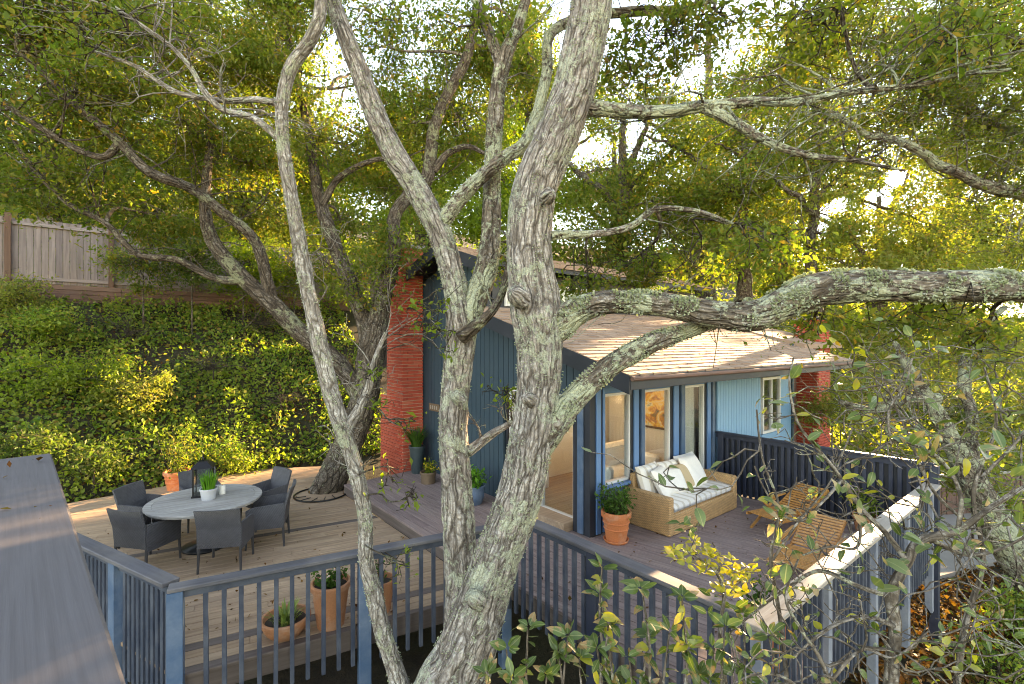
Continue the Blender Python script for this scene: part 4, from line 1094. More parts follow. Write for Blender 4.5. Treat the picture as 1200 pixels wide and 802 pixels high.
def blades(e, h, n, length, mat, w=0.02, spread=0.6, base=0.04):
    V_, F_ = [], []
    for i in range(n):
        an = random.uniform(0, 6.283); o_ = Vector((math.cos(an), math.sin(an), 0)); s_ = Vector((-o_.y, o_.x, 0)); L = length * random.uniform(.6, 1.1); sp = spread * random.uniform(.3, 1)
        p = o_ * base * random.random() + Vector((0, 0, h - .06)); k = len(V_)
        for j in range(5):
            t_ = j / 4; c = p + o_ * sp * L * t_ ** 1.7 + Vector((0, 0, L * t_ * (1 - .25 * t_ * sp))); ww = w * (1 - t_ ** 2) + .001
            V_ += [tuple(c - s_ * ww / 2), tuple(c + s_ * ww / 2)]
        F_ += [(k + 2 * j, k + 2 * j + 1, k + 2 * j + 3, k + 2 * j + 2) for j in range(4)]
    mb = MB(); mb.v = V_; mb.f = F_; o = mb.build('foliage', mat, e); o['kind'] = 'stuff'
e = pot('potted_grass', (-4.74, 7.60, TZ), 'bright green grass in a small white ribbed pot on the round table', 'potted plant', 0.115, 0.095, 0.17, 'pot_white', 0.012)
blades(e, 0.17, 220, 0.32, 'leaf_bright', 0.018, 0.4, 0.08)
cd = empty('candle', (-4.68, 7.86, TZ), 0, 'stubby white candle behind the potted grass on the table', 'candle')
MB().lathe([(0.045, 0), (0.045, 0.13), (0.03, 0.137), (0.0, 0.134)], 20, close=False).build('wax', 'candle', cd, True)
MB().tube([(0, 0, .13), (0.002, 0, .152)], .003, 5).build('wick', 'metal_black', cd)
# terracotta pots
e = pot('potted_shrub', (-7.3, 10.6, ZL), 'ribbed terracotta pot with a bushy shrub at the foot of the ivy slope', 'potted plant', 0.235, 0.18, 0.40, 'terracotta', 0.035, rings=1)
pot_plant(e, 0.4, 900, 0.5, 1.1, 'leaf_oak', 0.07, stems=14)
inn = Vector((-FR.y, FR.x, 0))
def on_rail(px, off):
    q = Vector((*(L0 + FR * on_line(px, L0, J)), ZL)) + inn * off; return q
e = pot('succulent_bowl', on_rail(336, 0.27), 'wide shallow terracotta bowl of pale succulents by the front railing', 'potted plant', 0.235, 0.13, 0.21, 'terracotta_dull', 0.02, bulge=0.03)
blades(e, 0.21, 60, 0.19, 'succulent', 0.04, 0.9, 0.13)
e = pot('flower_planter', on_rail(391, 0.26), 'tall tapered terracotta planter with pink flowers by the front railing', 'potted plant', 0.20, 0.145, 0.49, 'terracotta_dull', 0.03)
pot_plant(e, 0.49, 220, 0.17, 0.15, 'leaf_pot', 0.06, stems=10, flower=('petal_pink', 16), aspect=0.7)
e = pot('flower_pot', on_rail(452, 0.30), 'plain terracotta pot with sparse stems beside the blue railing post', 'potted plant', 0.16, 0.12, 0.38, 'terracotta_dull', 0.03)
pot_plant(e, 0.38, 90, 0.15, 0.35, 'leaf_pot', 0.05, stems=7)
# pots along the gable wall
e = pot('tall_planter', H(-0.36, 4.92, 0), 'tall dark glazed planter with leafy fern beside the chimney', 'potted plant', 0.17, 0.12, 0.62, 'pot_dark', 0.025)
blades(e, 0.62, 150, 0.55, 'leaf_pot', 0.035, 0.7, 0.1)
e = pot('yellow_flower_pot', H(-0.55, 4.05, 0), 'low brown planter of yellow green flowers against the gable wall', 'potted plant', 0.16, 0.15, 0.24, 'sign_wood', 0.02)
pot_plant(e, 0.24, 260, 0.2, 0.28, 'leaf_lime', 0.06, stems=10, flower=('petal_yellow', 26))
e = pot('blue_pot', H(-0.55, 2.35, 0), 'round blue patterned pot of light green plants by the glazed door', 'potted plant', 0.19, 0.15, 0.34, 'post_blue', 0.025, bulge=0.03)
pot_plant(e, 0.34, 420, 0.26, 0.36, 'leaf_bright', 0.075, stems=14, aspect=0.6)
# terracotta pot by the sofa
e = pot('terracotta_planter', G(722, 634, 0), 'bright orange terracotta pot with dark bushy herb beside the wicker sofa', 'potted plant', 0.205, 0.15, 0.46, 'terracotta', 0.04, saucer=True, rings=1)
pot_plant(e, 0.46, 1200, 0.28, 0.36, 'leaf_pot', 0.06, stems=26)
e = pot('patio_pot', H(-0.9, -3.08, 0), 'terracotta pot behind the corner balusters of the terrace railing', 'potted plant', 0.2, 0.15, 0.42, 'terracotta', 0.035)
pot_plant(e, 0.42, 260, 0.26, 0.3, 'leaf_pot', 0.07, stems=12)
e = pot('corner_pot', H(3.4, -2.7, 0), 'dull terracotta pot of leafy greens against the navy panelled railing', 'potted plant', 0.16, 0.12, 0.30, 'terracotta_dull', 0.03)
pot_plant(e, 0.30, 300, 0.3, 0.4, 'leaf_lime', 0.07, stems=12)
# metal hoop round the oak's opening in the deck
hp = empty('tree_ring', G(376, 580, ZL), 0, 'black wire hoop lying on the deck around the leaning oak base', 'hoop')
m = MB(); m.tube([(0.52 * math.cos(k * math.pi / 18), 0.52 * math.sin(k * math.pi / 18), 0.02) for k in range(37)], 0.016, 6, False); m.build('hoop', 'metal_black', hp)
for k in range(5):
    an = -2.6 + k * 0.5
    MB().tube([(0.5 * math.cos(an), 0.5 * math.sin(an), .015), (0.3 * math.cos(an + .2), 0.3 * math.sin(an + .2), .03)], .009, 5).build('spoke', 'metal_black', hp)

# ---- wicker sofa
S1 = G(785, 631, 0); sofa = empty('wicker_sofa', S1, ROT_U, 'tan wicker sofa with striped seat cushion on the terrace', 'sofa')
SW, SDp = 2.12, 0.86           # local x along the sofa, y to the back, origin at near front corner
MB().bbox((SW / 2, SDp / 2, 0.17), (SW - .24, SDp - .04, 0.30), 0.012).build('base', 'wicker_tan', sofa)
MB().bbox((SW / 2, 0.035, 0.165), (SW - .235, 0.07, 0.315), 0.01).build('front_panel', 'wicker_tan', sofa)
for x in (0.06, SW - 0.06): MB().bbox((x, SDp / 2, 0.30), (0.12, SDp, 0.59), 0.018).build('arm', 'wicker_tan', sofa)
m = MB(); m.bbox((SW / 2, SDp - 0.05, 0.42), (SW - .25, 0.10, 0.76), 0.02, None); m.build('backrest', 'wicker_tan', sofa)
def pillow(w, h, t, n=14):
    m = MB(); vs = []; fs = []
    for sg in (1, -1):
        for i in range(n + 1):
            for j in range(n + 1):
                x = -1 + 2 * i / n; y = -1 + 2 * j / n
                k = 1 - 0.06 * (1 - y * y) * x * x; k2 = 1 - 0.06 * (1 - x * x) * y * y
                z = sg * t / 2 * ((1 - x ** 4) * (1 - y ** 4)) ** 0.5
                vs.append((x * w / 2 * (k2 if 0 else 1 - .05 * (1 - abs(y)) ** .5 * abs(x)), y * h / 2 * (1 - .05 * (1 - abs(x)) ** .5 * abs(y)), z + .004 * math.sin(9 * x + 4 * y)))
    N1 = n + 1
    for s_ in range(2):
        o_ = s_ * N1 * N1
        for i in range(n):
            for j in range(n):
                a = o_ + i * N1 + j; q = (a, a + N1, a + N1 + 1, a + 1); fs.append(q if s_ == 0 else q[::-1])
    m.add(vs, fs); return m
# long seat cushion
m = MB(); m.bbox((0, 0, 0), (SW - .26, SDp - .12, 0.13), 0.035); m.build('seat_cushion', 'striped_fabric', sofa, True, loc=(SW / 2, SDp / 2 - .035, 0.385))
pl = [(0.42, 0.66, 0.66, 0.55, 0.5, 'striped_fabric', 1.25, 0.05, 'striped back cushion at the pot end of the wicker sofa'),
      (1.02, 0.68, 0.66, 0.55, 0.44, 'striped_fabric', 1.28, -0.05, 'striped back cushion in the middle of the wicker sofa'),
      (1.62, 0.68, 0.66, 0.60, 0.50, 'white_fabric', 1.22, 0.03, 'plain white back cushion at the railing end of the wicker sofa'),
      (0.52, 0.47, 0.66, 0.46, 0.46, 'white_fabric', 1.05, 0.3, 'plump white throw pillow leaning at the pot end of the sofa'),
      (0.86, 0.49, 0.62, 0.42, 0.40, 'white_fabric', 1.0, -0.2, 'small white throw pillow beside the tan one on the sofa'),
      (1.14, 0.50, 0.64, 0.42, 0.42, 'tan_fabric', 1.0, -0.15, 'tan throw pillow in the middle of the wicker sofa'),
      (1.50, 0.50, 0.68, 0.54, 0.52, 'white_fabric', 1.05, 0.1, 'large white throw pillow leaning at the railing end of the sofa')]
for (x, y, z, w, h, mat, tilt, yaw, lab) in pl:
    mo = pillow(w * 1.12, h * 1.12, 0.19)
    me = mo.mesh('pillow', mat, True); p = S1 + Matrix.Rotation(ROT_U, 3, 'Z') @ Vector((x, y, z))
    o = link_obj('pillow', me, None, p, (tilt, 0, ROT_U + yaw)); tag(o, lab, 'pillow', 'pillows on the wicker sofa')

# ---- wooden reclining chairs
def make_lounger():
    e = empty('folding_chair', (0, 0, 0))
    # local: x from foot (0) to back, y across
    fr = MB()
    for y in (-0.28, 0.28): fr.bar((0.0, y, 0.31), (0.86, y, 0.27), 0.03, 0.045)
    fr.build('seat_frame', 'teak', e)
    sm = MB().bbox((0, 0, 0), (0.044, 0.53, 0.016), 0.003).mesh('slat', 'teak')
    for i in range(13): link_obj('slat', sm, e, (0.03 + i * 0.065, 0, 0.338 - i * 0.003))
    an = R(24); bf = MB(); bd = Vector((math.cos(an), 0, math.sin(an))); b0 = Vector((0.86, 0, 0.28))
    for y in (-0.26, 0.26):
        p = b0 + Vector((0, y, 0)); bf.bar(p, p + bd * 0.80, 0.028, 0.05)
    bf.build('back_frame', 'teak', e)
    for i in range(12): link_obj('slat', sm, e, b0 + bd * (0.05 + i * 0.065) + Vector((-.012, 0, .026)), (0, -an, 0))
    for y in (-0.33, 0.33):
        MB().bar((0.50, y, 0.43), (1.22, y, 0.46), 0.055, 0.022).build('armrest', 'teak', e)
        MB().bar((0.16, y * .97, 0.0), (0.90, y * .97, 0.42), 0.026, 0.042).build('leg', 'teak', e)
        MB().bar((1.05, y * .92, 0.0), (0.52, y * .92, 0.42), 0.022, 0.042).build('leg', 'teak', e)
    return e
lg = make_lounger()
for i, (a_, b_, yaw, lab) in enumerate([(0.62, -2.68, 0.06, 'slatted teak folding chair near the bright corner of the pale rail'), (2.05, -1.72, -0.16, 'slatted teak folding chair in front of the navy panelled railing')]):
    o = lg if i == 0 else copy_tree(lg)
    o.location = H(a_, b_, 0); o.rotation_euler = (0, 0, ROT_U + yaw); o.scale = (.9, .9, .9); tag(o, lab, 'chair', 'teak chairs on the terrace')

# ================================================================== TREES
def px_limb_s(f, rows): return px_limb([(a_, b_, w_ * f, y_) for a_, b_, w_, y_ in rows])
def fleck(p, r): FLECKS.append((np.array(p, float), r))
for k in range(26): fleck(H(random.uniform(0.3, 7.8), random.uniform(-1.0, 2.4), 3.0), random.uniform(.3, .6))
for k in np.arange(-1.9, 3.7, .45): fleck(H(k, -3.46, .91), .34); fleck(H(k, -3.46, .35), .3)
for b_ in (-3.3, -2.75): fleck(H(-1.92, b_, .91), .22)
for (px_, py_, Y_f) in [(200, 60, 9.5), (80, 130, 9), (320, 120, 10.5), (450, 170, 11.5), (110, 40, 9), (250, 200, 10.5), (540, 130, 11.5)]: fleck(P(px_, py_, Y_f), .9)
fleck(P(840, 665, 2.9), .45); fleck(P(700, 370, 4), .25); fleck(P(780, 340, 4), .3); fleck(P(960, 320, 3.8), .4); fleck(P(690, 450, 4.1), .3)
for (px_, py_, Y_f) in [(300, 385, 14.5), (250, 430, 12.5), (80, 450, 11.5), (190, 340, 15), (330, 440, 13), (120, 410, 13), (210, 470, 12), (30, 430, 12), (270, 500, 12), (150, 500, 11), (220, 340, 15), (320, 350, 15), (180, 410, 13.5), (110, 350, 14), (300, 430, 13.5), (230, 390, 14)]: fleck(P(px_, py_, Y_f), 1.6)
for (px_, py_, Y_f) in [(1100, 720, 7.9), (1130, 690, 8.4), (1060, 760, 7), (1130, 640, 10)]: fleck(P(px_, py_, Y_f), .5)
def tree(name, label, base, group=None):
    return empty(name, base, 0, label, 'tree', group)
# ---- main double oak in front of the railings
oak = tree('oak_tree', 'massive twin trunk oak with lichen in front of the deck railings', (-0.75, 4.15, -1.4))
D = 4.15
main_rows = [(430, 1040, 150, D), (480, 960, 122, D), (522, 820, 92, D), (543, 772, 79, D), (561, 718, 67, D), (580, 660, 60, D), (609, 580, 57, D), (625, 500, 56, D), (631, 456, 56, D), (632, 410, 59, D),
             (628, 365, 66, D), (622, 320, 60, D), (620, 281, 57, D), (627, 224, 58, D), (648, 170, 56, D), (671, 112, 53, D), (685, 50, 53, D), (694, 0, 53, D), (702, -70, 50, D), (712, -170, 44, D), (700, -300, 34, D + .2)]
_, s_main = limb_obj('trunk', px_limb_s(0.93, main_rows), 'bark_oak', oak, 64, 0.024, 1.0, 1)
D2 = 4.5
left_rows = [(480, 1000, 90, D2 - .3), (520, 860, 66, D2 - .1), (536, 760, 52, D2), (540, 700, 50, D2), (537, 600, 50, D2), (531, 500, 45, D2), (537, 430, 46, D2), (540, 385, 46, D2), (531, 325, 38, D2), (515, 272, 38, D2), (490, 225, 37, D2), (462, 180, 36, D2),
             (438, 130, 33, D2), (420, 80, 29, D2), (404, 40, 26, D2), (386, -10, 24, D2 + .1), (365, -80, 20, D2 + .2), (350, -160, 15, D2 + .3)]
_, s_left = limb_obj('stem', px_limb([(a_, b_, w_ * .76, y_) for a_, b_, w_, y_ in left_rows]), 'bark_oak', oak, 48, 0.03, 1.0, 2)
_, s_lf = limb_obj('limb', px_limb_s(0.82, [(540, 415, 34, D2), (552, 365, 34, D2), (570, 315, 33, D2 + .05), (576, 260, 29, D2 + .1), (577, 200, 25, D2 + .15), (582, 120, 23, D2 + .2), (590, 72, 23, D2 + .2), (607, 30, 16, D2 + .25), (622, -20, 13, D2 + .3), (640, -90, 10, D2 + .3)]), 'bark_lichen', oak, 40, 0.03, 1.0, 3)
_, s_lf2 = limb_obj('limb', px_limb_s(0.82, [(588, 80, 18, D2 + .2), (574, 40, 16, D2 + .2), (560, 5, 14, D2 + .2), (548, -60, 10, D2 + .3)]), 'bark_lichen', oak, 24, 0.03, 1.0, 4)
_, s_x = limb_obj('limb', px_limb_s(0.82, [(518, 262, 24, D2), (540, 232, 22, D2 - .03), (565, 207, 21, D2 - .05), (592, 185, 20, D2), (620, 160, 18, D2 + .1), (640, 90, 16, D2 + .3), (645, 40, 15, D2 + .4), (690, 20, 14, D2 + .5), (740, 14, 14, D2 + .5), (800, 10, 11, D2 + .5), (860, -10, 7, D2 + .4)]), 'bark_lichen', oak, 32, 0.03, 1.0, 5)
_, s_r1 = limb_obj('limb', px_limb([(632, 405, 30, D), (652, 382, 40, D), (680, 363, 33, D - .02), (715, 354, 28, D - .05), (775, 357, 28, D - .1), (830, 367, 32, D - .15), (880, 371, 36, D - .2), (918, 356, 38, D - .25), (955, 341, 42, D - .3), (1010, 335, 38, D - .4), (1080, 336, 37, D - .5), (1150, 336, 37, D - .55), (1210, 338, 35, D - .6), (1320, 350, 32, D - .6)]), 'bark_lichen', oak, 48, 0.028, 1.1, 6)
_, s_r2 = limb_obj('limb', px_limb([(630, 530, 30, D), (652, 492, 36, D), (675, 465, 29, D), (705, 437, 27, D), (742, 413, 25, D), (782, 395, 22, D + .02), (815, 385, 17, D + .05), (845, 374, 12, D + .1), (880, 352, 8, D + .2)]), 'bark_lichen', oak, 40, 0.028, 1.0, 7)
_, s_r3 = limb_obj('limb', px_limb([(678, 128, 24, D), (705, 130, 18, D), (745, 133, 16, D), (790, 130, 14, D - .05), (825, 125, 14, D - .1), (870, 120, 12, D - .1), (930, 118, 10, D - .15), (1000, 110, 8, D - .2), (1090, 95, 6, D - .2), (1180, 84, 4, D - .2)]), 'bark_lichen', oak, 24, 0.03, 1.0, 8, 0.05)
_, s_r4 = limb_obj('limb', px_limb([(820, 126, 13, D - .08), (850, 140, 13, D - .1), (900, 165, 10, D - .15), (950, 182, 8, D - .2), (1000, 188, 5, D - .2), (1060, 200, 3, D - .2)]), 'bark_lichen', oak, 20, 0.03, 1.0, 9, 0.04)
_, s_r5 = limb_obj('limb', px_limb([(645, 278, 12, D), (700, 274, 9, D + .1), (740, 264, 8, D + .15), (770, 246, 7, D + .2), (812, 248, 6, D + .2), (860, 262, 3, D + .2)]), 'bark_lichen', oak, 16, 0.03, 0.8, 10, 0.04)
_, s_k = limb_obj('limb', px_limb([(540, 395, 20, D2 - .12), (570, 372, 12, D2 - .2), (588, 345, 9, D2 - .15), (596, 310, 7, D2)]), 'bark_dark', oak, 16, 0.03, 1.0, 11)
_, s_d = limb_obj('limb', px_limb([(548, 530, 14, D2), (575, 510, 10, D2 + .1), (600, 495, 7, D2 + .2)]), 'bark_oak', oak, 12, 0.03, 0.8, 12)
for i_, rows in enumerate([[(612, 352, 26, D - .22), (604, 344, 22, D - .30), (601, 341, 15, D - .33), (600, 340, 1, D - .335)], [(640, 232, 20, D - .2), (646, 226, 15, D - .27), (648, 224, 1, D - .28)], [(560, 705, 24, D - .22), (552, 698, 18, D - .30), (550, 697, 1, D - .31)], [(622, 470, 18, D - .19), (616, 466, 13, D - .25), (615, 465, 1, D - .26)], [(540, 470, 18, D2 - .14), (533, 462, 13, D2 - .2), (532, 461, 1, D2 - .205)]]):
    limb_obj('branch_stub', px_limb(rows), 'bark_oak', oak, 18, .02, 1.6, 150 + i_)
# bare lateral twigs along the right hand limbs
tw = Twigs()
def bare_twigs(s, n, L, r0, tw, up=0.3, t0=0.2):
    for k in range(n):
        i = int(len(s) * (t0 + (1 - t0) * RNG.random())); i = min(i, len(s) - 1); p = s[i]
        d = RNG.normal(size=3); d[2] = abs(d[2]) * 0.6 * (1 if RNG.random() < .65 else -1) + up; d /= np.linalg.norm(d); l = L * (.4 + .8 * RNG.random())
        c = curve_pts(p[:3], p[:3] + d * l, min(r0, p[3] * .6), .003, 7, .12, .08); tw.add(c, 5)
        for q in range(3):
            m_ = c[2 + q * 1 + RNG.integers(0, 2)]; e_ = m_[:3] + (d + RNG.normal(size=3) * .7) * l * .35
            tw.add(curve_pts(m_[:3], e_, m_[3] * .7, .002, 5, .12, .05), 4)
bare_twigs(s_r3, 26, 0.9, .012, tw, 0.0); bare_twigs(s_r4, 14, 0.7, .01, tw, 0.1); bare_twigs(s_r5, 8, 0.5, .008, tw, 0.1); bare_twigs(s_r1, 16, 0.6, .01, tw, -0.2); bare_twigs(s_lf, 6, .6, .01, tw); bare_twigs(s_left, 8, .6, .01, tw, t0=.6)
bare_twigs(s_k, 4, .5, .006, tw); bare_twigs(s_d, 6, .4, .005, tw)
tw.build('bare_twigs', 'bark_lichen', oak)
crown(oak, [s_main[-40:], s_left[-60:], s_lf, s_lf2, s_x, s_r3, s_r4, s_r5, s_r1],
      [pb(600, -60, 4.8, 150, 40, .6, 10), pb(820, -50, 4.6, 150, 40, .6, 10), pb(470, 20, 5.0, 40, 30, .3, 4), pb(780, 50, 4.8, 90, 40, .5, 18), pb(850, 20, 4.6, 80, 30, .5, 12), pb(740, 90, 5, 50, 25, .4, 7), pb(730, 315, 5.6, 60, 16, .5, 14), pb(800, 325, 5.4, 50, 14, .4, 10), pb(600, 315, 5.6, 40, 22, .4, 7), pb(690, 335, 5.6, 40, 12, .4, 9), pb(955, 385, 4.3, 40, 16, .3, 7), pb(1060, 385, 4.0, 60, 20, .3, 8), pb(1150, 390, 3.9, 50, 22, .3, 7), pb(900, 300, 4.6, 60, 25, .5, 11),
       pb(980, 20, 4.2, 90, 50, .6, 18), pb(1120, 60, 4.0, 90, 50, .6, 16), pb(560, 30, 4.8, 50, 30, .4, 6)],
      0.062, 75, 'leaf_oak', 'bark_dark', 0.24, 0.008, 0.02)
# sparse leafy sprigs that hang among the stems
def sprigs(parent, centers, leaf, per, mat, r=0.16, bark='bark_dark', limbs=None):
    crown(parent, limbs, [(np.array(c), (r, r, r), 3) for c in centers], leaf, per, mat, bark, r * .7, .005, .008, name='sprig_leaves', extra_twigs=3)
sprigs(oak, [P(505, 345, 4.3), P(488, 375, 4.3), P(520, 395, 4.2), P(585, 455, 4.6), P(600, 470, 4.6)], 0.055, 14, 'leaf_lime', limbs=[s_left, s_d])
# flaky lichen tufts on the big limb and trunk
def flakes(s, n, parent, t0, t1, topbias, size, mat='lichen_flake', patch=2.2):
    i = (len(s) * (t0 + (t1 - t0) * RNG.random(n * 4))).astype(int).clip(1, len(s) - 2)
    c = s[i, :3]; d = s[i + 1, :3] - s[i - 1, :3]; d /= np.linalg.norm(d, axis=1)[:, None] + 1e-9
    u = RNG.normal(size=(len(i), 3)); u[:, 2] += topbias; u[:, 1] -= .4; u -= d * (u * d).sum(1)[:, None]; u /= np.linalg.norm(u, axis=1)[:, None]
    p = c + u * s[i, 3:4] * 1.0
    keep = pnoise(p * patch * 3.1 + 9) + 0.35 * pnoise(p * 17) > 0.10; p, u = p[keep][:n], u[keep][:n]
    v, f = leaf_arrays(p, size * (.5 + RNG.random(len(p))), 0.9, 0.2, 0.3, u * 1.6)
    o = link_obj('lichen', np_mesh('lichen', v - np.array(parent.location), f, mat), parent); o['kind'] = 'stuff'
flakes(s_r1, 7000, oak, 0.05, 1.0, 0.9, 0.018); flakes(s_r2, 2600, oak, 0.1, 1.0, 0.2, 0.013); flakes(s_main, 3500, oak, 0.2, 0.8, 0.0, 0.012); flakes(s_left, 1600, oak, 0.35, 0.9, 0, 0.012); flakes(s_x, 900, oak, 0.0, .6, 0.2, 0.012); flakes(s_lf, 900, oak, 0, .8, 0, .012)
flakes(s_r3, 900, oak, 0, .9, .3, .012)

# ---- slender pale tree
D3 = 4.3
slim = tree('slender_tree', 'slender pale barked tree rising crookedly in front of the dining deck', (-1.0, 4.3, -1.1))
_, s_s = limb_obj('trunk', px_limb_s(0.74, [(488, 960, 48, D3), (480, 850, 40, D3), (468, 800, 30, D3), (450, 745, 26, D3), (438, 695, 26, D3), (429, 655, 24, D3), (427, 600, 23, D3), (415, 545, 24, D3), (400, 500, 26, D3), (388, 460, 27, D3), (376, 410, 27, D3), (365, 360, 24, D3), (355, 310, 24, D3), (345, 250, 22, D3), (336, 200, 21, D3),
      (331, 160, 20, D3), (331, 120, 20, D3), (341, 80, 20, D3), (364, 46, 20, D3), (375, 15, 20, D3), (374, -40, 17, D3), (365, -120, 13, D3)]), 'bark_slim', slim, 40, 0.025, 1.0, 21)
_, s_s2 = limb_obj('limb', px_limb_s(0.74, [(331, 168, 14, D3), (322, 158, 12, D3), (296, 138, 11, D3), (262, 129, 10, D3 - .05), (240, 108, 9, D3 - .1), (225, 82, 8, D3 - .1), (202, 56, 7, D3 - .1), (172, 34, 6, D3 - .1), (130, 5, 4, D3 - .1)]), 'bark_slim', slim, 18, 0.03, 1, 22)
_, s_s3 = limb_obj('limb', px_limb_s(0.74, [(330, 122, 12, D3), (300, 117, 10, D3 + .05), (262, 118, 9, D3 + .1), (212, 110, 8, D3 + .1), (187, 97, 7, D3 + .1), (157, 77, 6, D3 + .1), (110, 60, 4, D3 + .1)]), 'bark_slim', slim, 18, 0.03, 1, 23)
_, s_s4 = limb_obj('limb', px_limb_s(0.74, [(404, 505, 20, D3), (420, 480, 16, D3 + .05), (432, 455, 13, D3 + .1), (440, 420, 9, D3 + .15), (452, 390, 6, D3 + .2)]), 'bark_slim', slim, 18, 0.03, 1, 24)
tw = Twigs(); bare_twigs(s_s2, 16, .7, .008, tw, .1); bare_twigs(s_s3, 16, .7, .008, tw, .1); bare_twigs(s_s4, 10, .6, .006, tw); bare_twigs(s_s, 14, .5, .006, tw, t0=.35); tw.build('bare_twigs', 'bark_slim', slim)
crown(slim, [s_s2, s_s3, s_s[-60:]], [pb(150, 40, 4.3, 110, 40, .5, 12), pb(280, -20, 4.5, 120, 30, .5, 8), pb(90, 30, 4.5, 90, 30, .5, 8)], 0.055, 46, 'leaf_oak', 'bark_dark', 0.2, .007, .014)
sprigs(slim, [P(470, 500, 4.1), P(455, 555, 4.1), P(478, 585, 4.0), P(440, 470, 4.3), P(425, 440, 4.3), P(465, 655, 4.0)], 0.06, 9, 'leaf_lime', 0.14, limbs=[s_s, s_s4])
flakes(s_s, 1800, slim, .1, .9, 0, .011)

# ---- oak growing through the lower deck
DB = G(384, 574, ZL); Yb = DB.y
dk = tree('deck_oak', 'dark leaning oak growing up through the dining deck', (DB.x, DB.y, -0.6))
Yd = Yb
_, s_b = limb_obj('trunk', px_limb_s(0.82, [(360, 612, 60, Yd), (382, 576, 48, Yd), (396, 545, 43, Yd), (414, 505, 41, Yd), (428, 462, 40, Yd), (434, 420, 38, Yd), (440, 392, 34, Yd), (448, 350, 26, Yd), (461, 300, 21, Yd), (462, 256, 19, Yd), (478, 231, 19, Yd), (500, 210, 19, Yd), (506, 170, 18, Yd), (510, 145, 17, Yd), (526, 108, 16, Yd), (545, 72, 15, Yd), (556, 30, 13, Yd), (562, -30, 11, Yd)]), 'bark_dark', dk, 36, 0.06, 1.2, 31)
_, s_b2 = limb_obj('limb', px_limb_s(0.70, [(426, 470, 30, Yd), (395, 425, 30, Yd - .2), (350, 388, 30, Yd - .4), (320, 357, 29, Yd - .5), (290, 331, 27, Yd - .6), (263, 302, 25, Yd - .6), (246, 275, 22, Yd - .6), (240, 240, 17, Yd - .6), (243, 200, 14, Yd - .6), (246, 160, 11, Yd - .6), (240, 100, 8, Yd - .6)]), 'bark_dark', dk, 28, 0.06, 1.2, 32)
_, s_b3 = limb_obj('limb', px_limb_s(0.82, [(318, 352, 18, Yd - .5), (300, 285, 15, Yd - .8), (258, 247, 15, Yd - 1.2), (224, 221, 14, Yd - 1.5), (176, 202, 14, Yd - 1.8), (138, 165, 13, Yd - 2), (94, 127, 11, Yd - 2.1), (60, 95, 8, Yd - 2.2), (20, 60, 6, Yd - 2.2)]), 'bark_dark', dk, 24, 0.06, 1.2, 33)
_, s_b3b = limb_obj('limb', px_limb_s(0.82, [(140, 168, 11, Yd - 2), (122, 184, 10, Yd - 2.05), (90, 175, 9, Yd - 2.1), (45, 148, 8, Yd - 2.2), (15, 128, 8, Yd - 2.2), (-20, 100, 6, Yd - 2.2)]), 'bark_dark', dk, 16, 0.06, 1.2, 34)
_, s_b4 = limb_obj('limb', px_limb_s(0.82, [(288, 330, 14, Yd - .6), (252, 326, 11, Yd - .7), (208, 305, 10, Yd - .9), (161, 298, 9, Yd - 1.1), (124, 262, 8, Yd - 1.2), (76, 236, 7, Yd - 1.3), (30, 186, 6, Yd - 1.3), (10, 150, 4, Yd - 1.3)]), 'bark_dark', dk, 16, 0.06, 1.2, 35)
_, s_b5 = limb_obj('limb', px_limb_s(0.82, [(434, 415, 26, Yd), (425, 370, 24, Yd + .1), (405, 320, 22, Yd + .2), (386, 270, 20, Yd + .3), (373, 228, 17, Yd + .4), (364, 170, 14, Yd + .5), (352, 110, 10, Yd + .5), (340, 50, 7, Yd + .5)]), 'bark_dark', dk, 22, 0.06, 1.2, 36)
_, s_b6 = limb_obj('limb', px_limb_s(0.82, [(378, 240, 11, Yd + .3), (392, 215, 10, Yd + .3), (410, 200, 9, Yd + .2), (442, 187, 7, Yd + .1), (470, 190, 5, Yd)]), 'bark_dark', dk, 14, 0.06, 1.2, 37)
_, s_b7 = limb_obj('limb', px_limb_s(0.82, [(508, 200, 12, Yd), (525, 180, 10, Yd), (548, 172, 8, Yd), (568, 180, 5, Yd)]), 'bark_dark', dk, 14, 0.06, 1.2, 38)
tw = Twigs()
for s_ in (s_b2, s_b3, s_b3b, s_b4, s_b5, s_b): bare_twigs(s_, 14, 1.3, .018, tw, .2)
tw.build('bare_twigs', 'bark_dark', dk)
